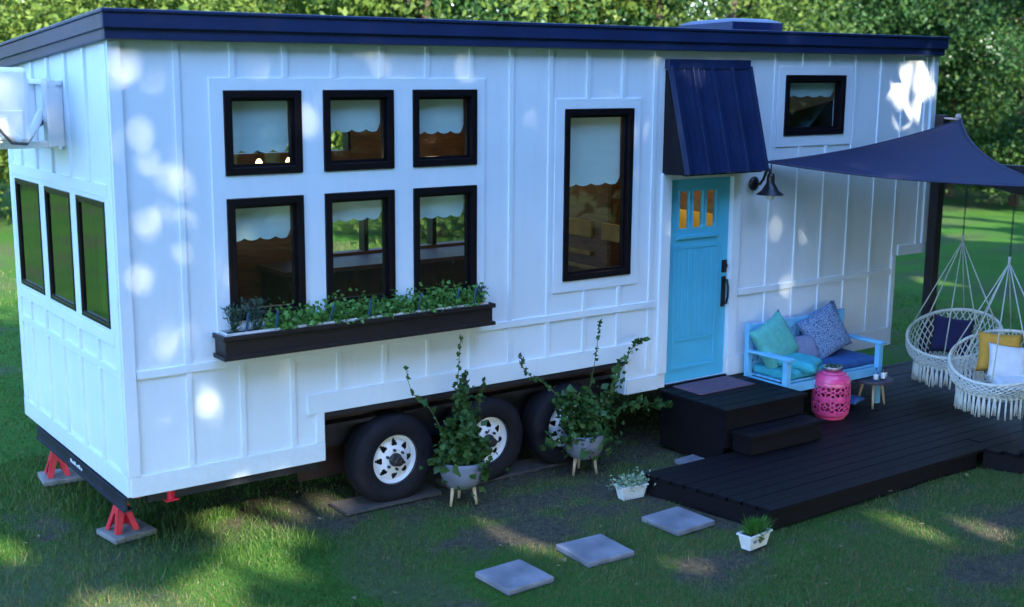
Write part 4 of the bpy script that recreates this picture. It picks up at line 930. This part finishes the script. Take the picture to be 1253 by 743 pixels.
def sail():
    A = Vector((6.36, -.06, 2.655)); B = Vector((8.83, -.50, 3.035)); Cc = Vector((7.62, -2.50, 2.60))
    # C nudged to sit near the P2 post top
    Cc = Vector((7.50, -2.44, 2.55)); n = 28; vs = []; fs = []; idx = {}
    def conc(p, q, c, t, k): return None
    G = (A + B + Cc) / 3
    def edge(p, q, t, sag, pull):
        e = p.lerp(q, t); m_ = (4 * t * (1 - t)); return e + (G - (p + q) / 2) * pull * m_ + Vector((0, 0, -sag * m_))
    pl_ = {'AB': .0, 'BC': .22, 'CA': .05}
    for i in range(n + 1):
        for j in range(n + 1 - i):
            a = 1 - (i + j) / n; b = i / n; c = j / n
            p = A * a + B * b + Cc * c
            # pull edges inwards, weight by closeness to edge
            p += (G - (B + Cc) / 2) * pl_['BC'] * 4 * b * c * (1 - a) ** 2; p += (G - (Cc + A) / 2) * pl_['CA'] * 4 * a * c * (1 - b) ** 2; p += (G - (A + B) / 2) * pl_['AB'] * 4 * a * b * (1 - c) ** 2
            p += Vector((0, 0, -.10 * 4 * (a * b + b * c + c * a) / 1.33 * .8))
            idx[(i, j)] = len(vs); vs.append(p)
    for i in range(n):
        for j in range(n - i):
            fs.append((idx[(i, j)], idx[(i + 1, j)], idx[(i, j + 1)]))
            if j < n - i - 1: fs.append((idx[(i + 1, j)], idx[(i + 1, j + 1)], idx[(i, j + 1)]))
    root = empty('shade_sail', A); tag(root, 'navy blue triangular shade sail stretched from the wall over the deck', 'shade sail')
    o = MB().add([v - A for v in vs], fs).build('cloth', M['sail'], root, smooth=True); s = o.modifiers.new('s', 'SOLIDIFY'); s.thickness = .004
    g = MB()
    g.tube([vs[idx[(n - j, j)]] - A for j in range(n + 1)], .011, 6); g.tube([vs[idx[(0, j)]] - A for j in range(n + 1)], .011, 6); g.tube([vs[idx[(i, 0)]] - A for i in range(n + 1)], .011, 6)
    g.build('hem', M['sail_edge'], root, smooth=True)
    g = MB(); g.tube([(0, 0, 0), (-.02, .06, .0)], .008, 6); g.tube([B - A, Vector((8.98, -.19, 3.04)) - A], .012, 6); g.tube([Cc - A, Vector((P2[0] + .06, P2[1], 2.58)) - A], .012, 6)
    g.lathe([(.02, -.03), (.035, 0), (.02, .03)], 12, B - A + Vector((.0, .04, .03)))
    g.build('tie', mat('tie_hardware', (.45, .36, .36), .5, .2, 20), root)
sail()

def hang_chair(name_label, hang, ring_c, tilt_dir, tilt, Rr, extra):
    hang = Vector(hang); rc = Vector(ring_c)
    root = empty('hanging_chair', rc); tag(root, name_label, 'hanging chair', 'macrame hanging chairs under the swing frame')
    td = Vector((math.cos(tilt_dir), math.sin(tilt_dir), 0))       # towards the low (front) side
    q = Quaternion(Vector((0, 0, 1)).cross(td), tilt)
    def ring(a, R_=Rr): return q @ Vector((R_ * math.cos(a), R_ * math.sin(a), 0))
    g = MB(); pts = [ring(2 * PI * k / 72) for k in range(73)]; g.tube(pts, .017, 8, cap=False); g.build('upper_ring', M['whitecord'], root, smooth=True)
    lc = td * .10 + Vector((0, 0, -.30)); Rl = .33
    def low(a): return lc + Vector((Rl * math.cos(a), Rl * math.sin(a), 0))
    g = MB(); g.tube([low(2 * PI * k / 60) for k in range(61)], .013, 8, cap=False); g.build('lower_ring', M['whitecord'], root, smooth=True)
    # net between rings, diamonds
    g = MB(); ns = 40
    for s in (1, -1):
        for k in range(ns):
            a0 = 2 * PI * k / ns; pts = []
            for t in np.linspace(0, 1, 7):
                a = a0 + s * t * .62; p = ring(a) * (1 - t) + low(a) * t; rad_ = Vector((math.cos(a), math.sin(a), 0)); p = p + rad_ * .045 * math.sin(PI * t); pts.append(p)
            g.tube(pts, .0062, 4, cap=False)
    # seat net
    for s in (1, -1):
        for k in range(-8, 9):
            xx = k / 9 * Rl; hl = math.sqrt(max(0, Rl * Rl - xx * xx)); dd = Vector((math.cos(.785 * s), math.sin(.785 * s), 0)); nn = Vector((-dd.y, dd.x, 0))
            g.tube([lc + nn * xx + dd * hl * u + Vector((0, 0, -.07 * (1 - u * u) * (hl / Rl))) for u in np.linspace(-1, 1, 7)], .0062, 4, cap=False)
    g.build('net', M['whitecord'], root, smooth=True)
    # fringe tassels
    g = MB(); nt_ = 44; r = random.Random(int(Rr * 1000))
    for k in range(nt_):
        a = 2 * PI * k / nt_; p = low(a) + Vector((math.cos(a), math.sin(a), 0)) * .012; L_ = .19 * r.uniform(.85, 1.1)
        for s in range(3):
            oo = Vector((r.uniform(-.012, .012), r.uniform(-.012, .012), 0)); g.tube([p + oo * .3, p + oo + Vector((0, 0, -L_ * .5)), p + oo * 1.6 + Vector((0, 0, -L_))], [.008, .009, .006], 5)
        g.lathe([(0, .012), (.014, 0), (0, -.014)], 6, p + Vector((0, 0, -.03)))
    g.build('fringe', M['whitecord'], root, smooth=True)
    top = hang - rc; knot = Vector((top.x, top.y, top.z - extra))
    g = MB(); 
    for k in range(8):
        a = 2 * PI * (k + .5) / 8; g.tube([ring(a), knot], .0065, 6)
    g.tube([knot + Vector((0, 0, -.03)), knot + Vector((0, 0, .06))], .014, 8)
    g.build('suspension_rope', M['rope'], root, smooth=True)
    g = MB(); z = knot.z + .05; k = 0
    while z < top.z:
        # chain links
        for s in (0,):
            c = Vector((top.x, top.y, z)); ax = Vector((1, 0, 0)) if k % 2 else Vector((0, 1, 0)); g.tube([c + ax * .009 * math.cos(t) + Vector((0, 0, .02 * math.sin(t))) for t in np.linspace(0, 2 * PI, 9)], .003, 4, cap=False)
        z += .031; k += 1
    g.build('chain', M['steel'], root, smooth=True)
    return root
def beampt(t): return B2.lerp(B1, t) + Vector((0, 0, -.07))
h1 = beampt(.72); h2 = beampt(.28)
hang_chair('macrame hanging chair with a navy pillow, the farther of the two', h1, (h1.x - .06, h1.y - .02, .84), math.radians(195), .40, .47, .62)
hang_chair('macrame hanging chair with yellow and white pillows, the nearer of the two', h2, (h2.x + .0, h2.y - .0, .86), math.radians(195), .40, .47, .66)
pl(.42, .40, .14, M['navyfab'], (h1.x - .02, h1.y + .03, .80), (-.30, .10, -.9), 'dark navy pillow in the farther macrame hanging chair')
pl(.42, .40, .13, M['yellowfab'], (h2.x + .16, h2.y + .13, .86), (-.30, .05, -.8), 'mustard yellow pillow at the back of the nearer hanging chair')
pl(.38, .36, .13, M['whitefab'], (h2.x + .08, h2.y - .02, .80), (-.5, .10, -.8), 'white pillow in front of the yellow one in the nearer hanging chair')
pl(.40, .30, .12, M['whitefab'], (h2.x + .02, h2.y - .10, .64), (-1.4, 0, -.6), 'white cushion lying on the net seat of the nearer hanging chair')

# ------------------------------------------------------------------ trees
def limb_tree(name, H, tr, crown_pts, mleaf, leaf, label, loc, rz=0, group=None, nlimb=9, seed=0, low=.25, nclump=150, perclump=60, W=3.0, keep=None, aspect=.55, cl=.42):
    r = np.random.default_rng(seed); root = empty(name, loc, rz)
    g = MB(); tk = [(0, 0, -.1)]; x = y = 0
    for k in range(1, 7): x += r.normal(0, .10); y += r.normal(0, .10); tk.append((x, y, H * .88 * k / 6))
    g.tube(tk, [tr * (1 - .8 * k / 6) * (1.25 if k == 0 else 1) for k in range(7)], 10)
    ends = []
    for k in range(nlimb):
        t = low + (0.85 - low) * k / nlimb; i = t * 6; i0 = int(i); p = np.array(tk[i0]) + (np.array(tk[i0 + 1]) - np.array(tk[i0])) * (i - i0)
        a = k * 2.4 + r.uniform(-.4, .4); Ln = W * (.95 - .6 * abs(t - .45)) * r.uniform(.75, 1.05); e = p + np.array([math.cos(a) * Ln, math.sin(a) * Ln, Ln * r.uniform(.15, .55)])
        mid = (p + e) / 2 + [0, 0, .12 * Ln]; g.tube([p, mid, e], [tr * .32, tr * .2, tr * .06], 6); ends.append((p, mid, e))
    g.build('trunk', M['bark'], root, smooth=True)
    # clump centres: along limbs and in the crown volume
    cs = []
    for k in range(nclump):
        if r.random() < .45:
            p, m_, e = ends[r.integers(len(ends))]; t = r.uniform(.35, 1.08); q = p + (e - p) * t + r.normal(0, .35, 3)
        else:
            z = low * .55 + (1.0 - low * .55) * r.random(); prof = math.sin(min(1, (z - low * .4) / (1 - low * .4)) * PI * .93 + .12) ** .6 if z > low * .4 else .3
            a = r.uniform(0, 2 * PI); rr = W * abs(prof) * r.uniform(.55, 1.0) ; q = np.array([math.cos(a) * rr, math.sin(a) * rr, z * H])
        cs.append(q)
    cs = np.array(cs); C_ = np.repeat(cs, perclump, 0); n = len(C_)
    sz = np.repeat(r.uniform(.6, 1.25, len(cs)), perclump)[:, None] * cl
    D = r.normal(size=(n, 3)); P = C_ + D * sz * [1, 1, .62]
    P = P[P[:, 2] > .05]
    if keep is not None:
        Wp = P @ np.array(Matrix.Rotation(rz, 3, 'Z')).T + np.array(loc); P = P[keep(Wp)]
    Dn = r.normal(size=P.shape) + [0, 0, -.35]
    V, F = leafset(P, Dn, leaf, aspect, seed)
    npmesh('crown', V, F, mleaf, root)
    if label: tag(root, label, 'tree', group)
    return root

# woods beyond the lawn: seen between the roof line and the top of the picture
protos = []
for i, (m, H, W, leaf, low, nc, pc) in enumerate(((M['leafA'], 8.5, 3.2, .145, .10, 240, 90), (M['leafB'], 9.5, 3.3, .125, .12, 230, 100), (M['leafC'], 9.0, 3.5, .125, .10, 250, 100), (M['leafA'], 7.5, 3.0, .13, .14, 220, 95))):
    protos.append(limb_tree('broadleaf_tree', H, .16, None, m, leaf, None, (0, 0, 0), seed=50 + i, low=low, W=W, nclump=nc, perclump=pc, cl=.40))
# (azimuth deg from +Y, distance from camera, proto, scale)
spots = []
rr_ = random.Random(12)
def addrow(a0, a1, n, d0, d1, kinds, s0=.85, s1=1.2):
    for k in range(n): spots.append((a0 + (a1 - a0) * (k + .5) / n + rr_.uniform(-.8, .8), rr_.uniform(d0, d1), rr_.choice(kinds), rr_.uniform(s0, s1)))
addrow(6, 34, 7, 26, 31, (0, 3, 0)); addrow(34, 47, 4, 27, 33, (1, 2, 0)); addrow(47, 62, 5, 33, 41, (2, 2, 1))
addrow(5, 64, 11, 40, 50, (1, 2, 0), 1.1, 1.5)
addrow(-62, 4, 8, 30, 40, (1, 2, 0), 1.0, 1.4)
side = ['bright yellow green tree', 'mid green tree', 'deep green tree', 'light fine leaved tree']
used = set(); spots.sort()
for k, (a, d_, kd, s) in enumerate(spots):
    o = protos[kd] if kd not in used else copy_tree(protos[kd]); used.add(kd)
    x = -2.79 + d_ * math.sin(math.radians(a)); y = -8.42 + d_ * math.cos(math.radians(a))
    o.location = (x, y, -.15); o.rotation_euler = (0, 0, rr_.uniform(0, 6.28)); o.scale = (s, s, s * rr_.uniform(.9, 1.15))
    u = 626.5 + 1520 * math.tan(math.radians(a) - .63) if -50 < a < 80 else -9999
    if u < -150: where = 'far left beyond the lawn'
    elif u < 110: where = 'above the left end of the roof'
    elif u < 420: where = 'above the six windows'
    elif u < 700: where = 'above the middle of the roof'
    elif u < 900: where = 'beside the roof hatch'
    elif u < 1130: where = 'above the right end of the roof'
    else: where = 'beyond the lawn at far right'
    tag(o, '%s %s %s' % (side[kd], 'in the near row' if d_ < 40 else 'in the far row', where), 'tree', 'woodland trees %s, %s, %s' % (where, side[kd].split()[0], 'near' if d_ < 40 else 'far'))

# a nearer dark tree reaching in at the upper right, with lacy foliage
limb_tree('lacy_tree', 10.5, .17, None, M['leafC'], .17, 'dark lacy leaved tree beside the far right end of the roof', (26.5, 14.8, 0), seed=91, low=.30, W=2.7, nclump=230, perclump=60, aspect=.28, cl=.36)
# undergrowth along the wood edge at right
for k, (x, y) in enumerate(((30, 19), (32.5, 17), (35, 18.2), (27.5, 20.8), (33.8, 13.8), (36.8, 15.4))):
    r = np.random.default_rng(300 + k); n = 2600; P = r.normal(0, 1, (n, 3)) * [1.3, 1.0, .75] + [0, 0, .9]; P = P[P[:, 2] > 0]
    V, F = leafset(P, r.normal(size=P.shape), .16, .55, k); o = npmesh('shrub', V, F, M['leafB' if k % 2 else 'leafA']); o.location = (x, y, -.1)
    tag(o, 'low shrub at the wood edge on the right beyond the lawn', 'shrub', 'undergrowth shrubs at the wood edge')

# shade trees on the sun side of the house (behind and beside the camera); gaps cut in these unseen crowns shape the sun patches
WALLP = [(-.62, 3.72, .42, .42), (.20, 3.48, .24, .16), (.52, 3.52, .12, .10), (.10, 3.2, .08, .12), (.27, 2.98, .17, .13), (.42, 2.42, .11, .09), (.14, .86, .17, .15), (.12, 2.1, .06, .09), (.62, 2.75, .05, .06), (.3, 1.9, .05, .05), (.60, 1.06, .05, .09), (.66, .96, .05, .05), (.58, .78, .05, .04), (1.25, 1.25, .18, .08), (1.5, 1.15, .1, .06), (.33, 1.5, .1, .08), (1.50, 3.0, .06, .1),
         (3.92, 3.25, .06, .07), (4.42, 3.22, .09, .07), (4.12, 3.1, .05, .05), (4.9, .80, .08, .13), (4.93, .98, .05, .06), (5.10, 1.05, .04, .12), (5.55, 1.50, .08, .08), (5.33, .80, .05, .1), (5.5, .72, .08, .05), (6.0, .95, .05, .12), (5.2, 2.35, .04, .1), (7.32, 1.85, .13, .08), (7.05, 1.75, .08, .09), (6.85, 1.55, .07, .05), (6.83, 1.35, .06, .08),
         (8.62, 3.38, .50, .38), (8.85, 3.25, .16, .3), (8.5, 3.1, .1, .12), (8.4, 3.5, .09, .1), (8.8, 2.9, .1, .1), (8.65, 2.78, .1, .06), (7.6, 3.2, .06, .08), (4.0, 3.6, .06, .04), (5.0, 3.6, .1, .06), (5.35, 3.45, .08, .12), (4.7, 2.9, .05, .08), (4.72, 2.6, .06, .1), (4.85, 2.3, .05, .09),
         (8.4, 2.0, .06, .08), (8.2, 1.7, .05, .06), (8.6, 2.2, .09, .09), (2.9, 3.55, .06, .05), (3.3, 3.58, .09, .04), (3.6, 3.58, .05, .03)]
_r = random.Random(31)
WALLP += [(_r.uniform(.1, 1.5), _r.uniform(.7, 3.6), _r.uniform(.02, .05), _r.uniform(.02, .06)) for _ in range(9)]
WALLP += [(_r.uniform(4.7, 8.4), _r.uniform(.8, 2.5), _r.uniform(.015, .045), _r.uniform(.02, .06)) for _ in range(26)]
WALLP += [(_r.uniform(3.0, 8.4), _r.uniform(2.6, 3.65), _r.uniform(.015, .04), _r.uniform(.02, .05)) for _ in range(16)]
GRP = [(25.4, 10.2, 1.2, 2.6), (23.3, 8.9, .6, 1.1), (21.4, 7.6, .8, 1.6), (15.4, 4.2, .4, .6), (28.6, 10.8, 1.1, 1.8), (30.5, 14, 1, 2), (18.2, 7.2, .5, .6), (26, 15, 2, .8), (2.55, -1.25, .15, .55), (.95, .45, .42, .40), (1.00, -.12, .42, .50), (.70, -.55, .42, .55), (.20, -.60, .42, .42), (-.42, -.50, .26, .36), (.1, -1.2, .5, .4), (-.75, .85, .22, .40), (-.6, 5.5, .6, 1.2), (5.33, -2.79, .17, .42), (5.75, -3.35, .20, .55), (1.6, .35, .3, .3), (7.6, -1.9, .1, .22), (3.3, -2.3, .22, .25)]
def keepleaf(Wp):
    s = np.array(SUN); n = len(Wp); rr = np.random.default_rng(n)
    t = Wp[:, 1] / s[1]; X = Wp[:, 0] - s[0] * t; Z = Wp[:, 2] - s[2] * t      # where the leaf's shadow falls on the plane Y=0
    kw = np.ones(n, bool); kg = np.ones(n, bool); J = .05
    onw = (Z > .45) & (X > -1.4) & (X < 9.2); wob = (fbm(X, Z, 5.5, 61) - .5) * 1.5; wob2 = (fbm(X, Z, 11, 62) - .5) * 3.2
    for a, b, c, d_ in WALLP: kw &= ~(onw & ((((X - a) / (c + J)) ** 2 + ((Z - b) / (d_ + J)) ** 2 + wob + (wob2 if a > 8 else wob2 * .7)) < 1))
    t = Wp[:, 2] / s[2]; gx = Wp[:, 0] - s[0] * t; gy = Wp[:, 1] - s[1] * t; wob = (fbm(gx, gy, 2.5, 63) - .5) * 2.2
    for a, b, c, d_ in GRP: kg &= ~((((gx - a) / (c + J)) ** 2 + ((gy - b) / (d_ + 2 * J)) ** 2 + wob) < 1)
    strong = ((X - 8.62) / .50) ** 2 + ((Z - 3.36) / .38) ** 2 + (fbm(X, Z, 9, 64) - .5) * 4.0 < 1.0
    kg &= ~strong | (rr.random(n) < .12)
    return (kw | (rr.random(n) < .33)) & kg
shade = [(-5.2, -15.5, 13.5, 4.3), (-.6, -17.0, 14.5, 4.4), (4.0, -15.8, 14.0, 4.4), (8.6, -16.8, 14.5, 4.6), (13.4, -15.5, 14.0, 4.4), (18.5, -15.0, 13.0, 4.2), (-10.5, -14.5, 13, 4.4), (1.8, -20.5, 16, 4.6), (6.5, -20.5, 16, 4.6), (-3.5, -21, 16, 4.6), (11.5, -20.5, 16, 4.6)]
wheres = ['behind the camera']
for k, (x, y, H, W) in enumerate(shade):
    limb_tree('unseen_shade_tree', H, .28, None, M['leafB'], .34, 'tall leafy shade tree in front of the house, out of the picture', (x, y, 0), seed=200 + k, low=.34, W=W, nclump=300, perclump=64, keep=keepleaf, cl=.62, group='shade trees on the sun side of the house', nlimb=11)
for k, (x, y, H, W) in enumerate(((12.4, -4.4, 11.5, 4.4), (12.6, -8.9, 11.5, 3.9), (16.5, -6.0, 11, 3.8), (9.6, -12.4, 12.5, 3.8))):  # unseen trees added to darken the porch and deck
    limb_tree('unseen_shade_tree', H, .28, None, M['leafB'], .36, 'unseen tall leafy tree added off the right end of the deck for shade', (x, y, 0), seed=280 + k, low=(.50 if k == 0 else .22), W=W, nclump=230, perclump=60, keep=keepleaf, cl=.62, group='unseen trees added to shade the deck', nlimb=10)
# trees shading the lawn at right
for k, (x, y) in enumerate(((17.5, -3.5), (24.5, -4.5), (30.5, -1.0), (38, 2), (27.0, -8.0))):
    limb_tree('unseen_shade_tree', 11, .25, None, M['leafB'], .36, 'tall shade tree on the lawn to the right, out of the picture', (x, y, 0), seed=240 + k, low=.36, W=3.7, nclump=170, perclump=60, cl=.6, keep=keepleaf, group='shade trees to the right of the deck')
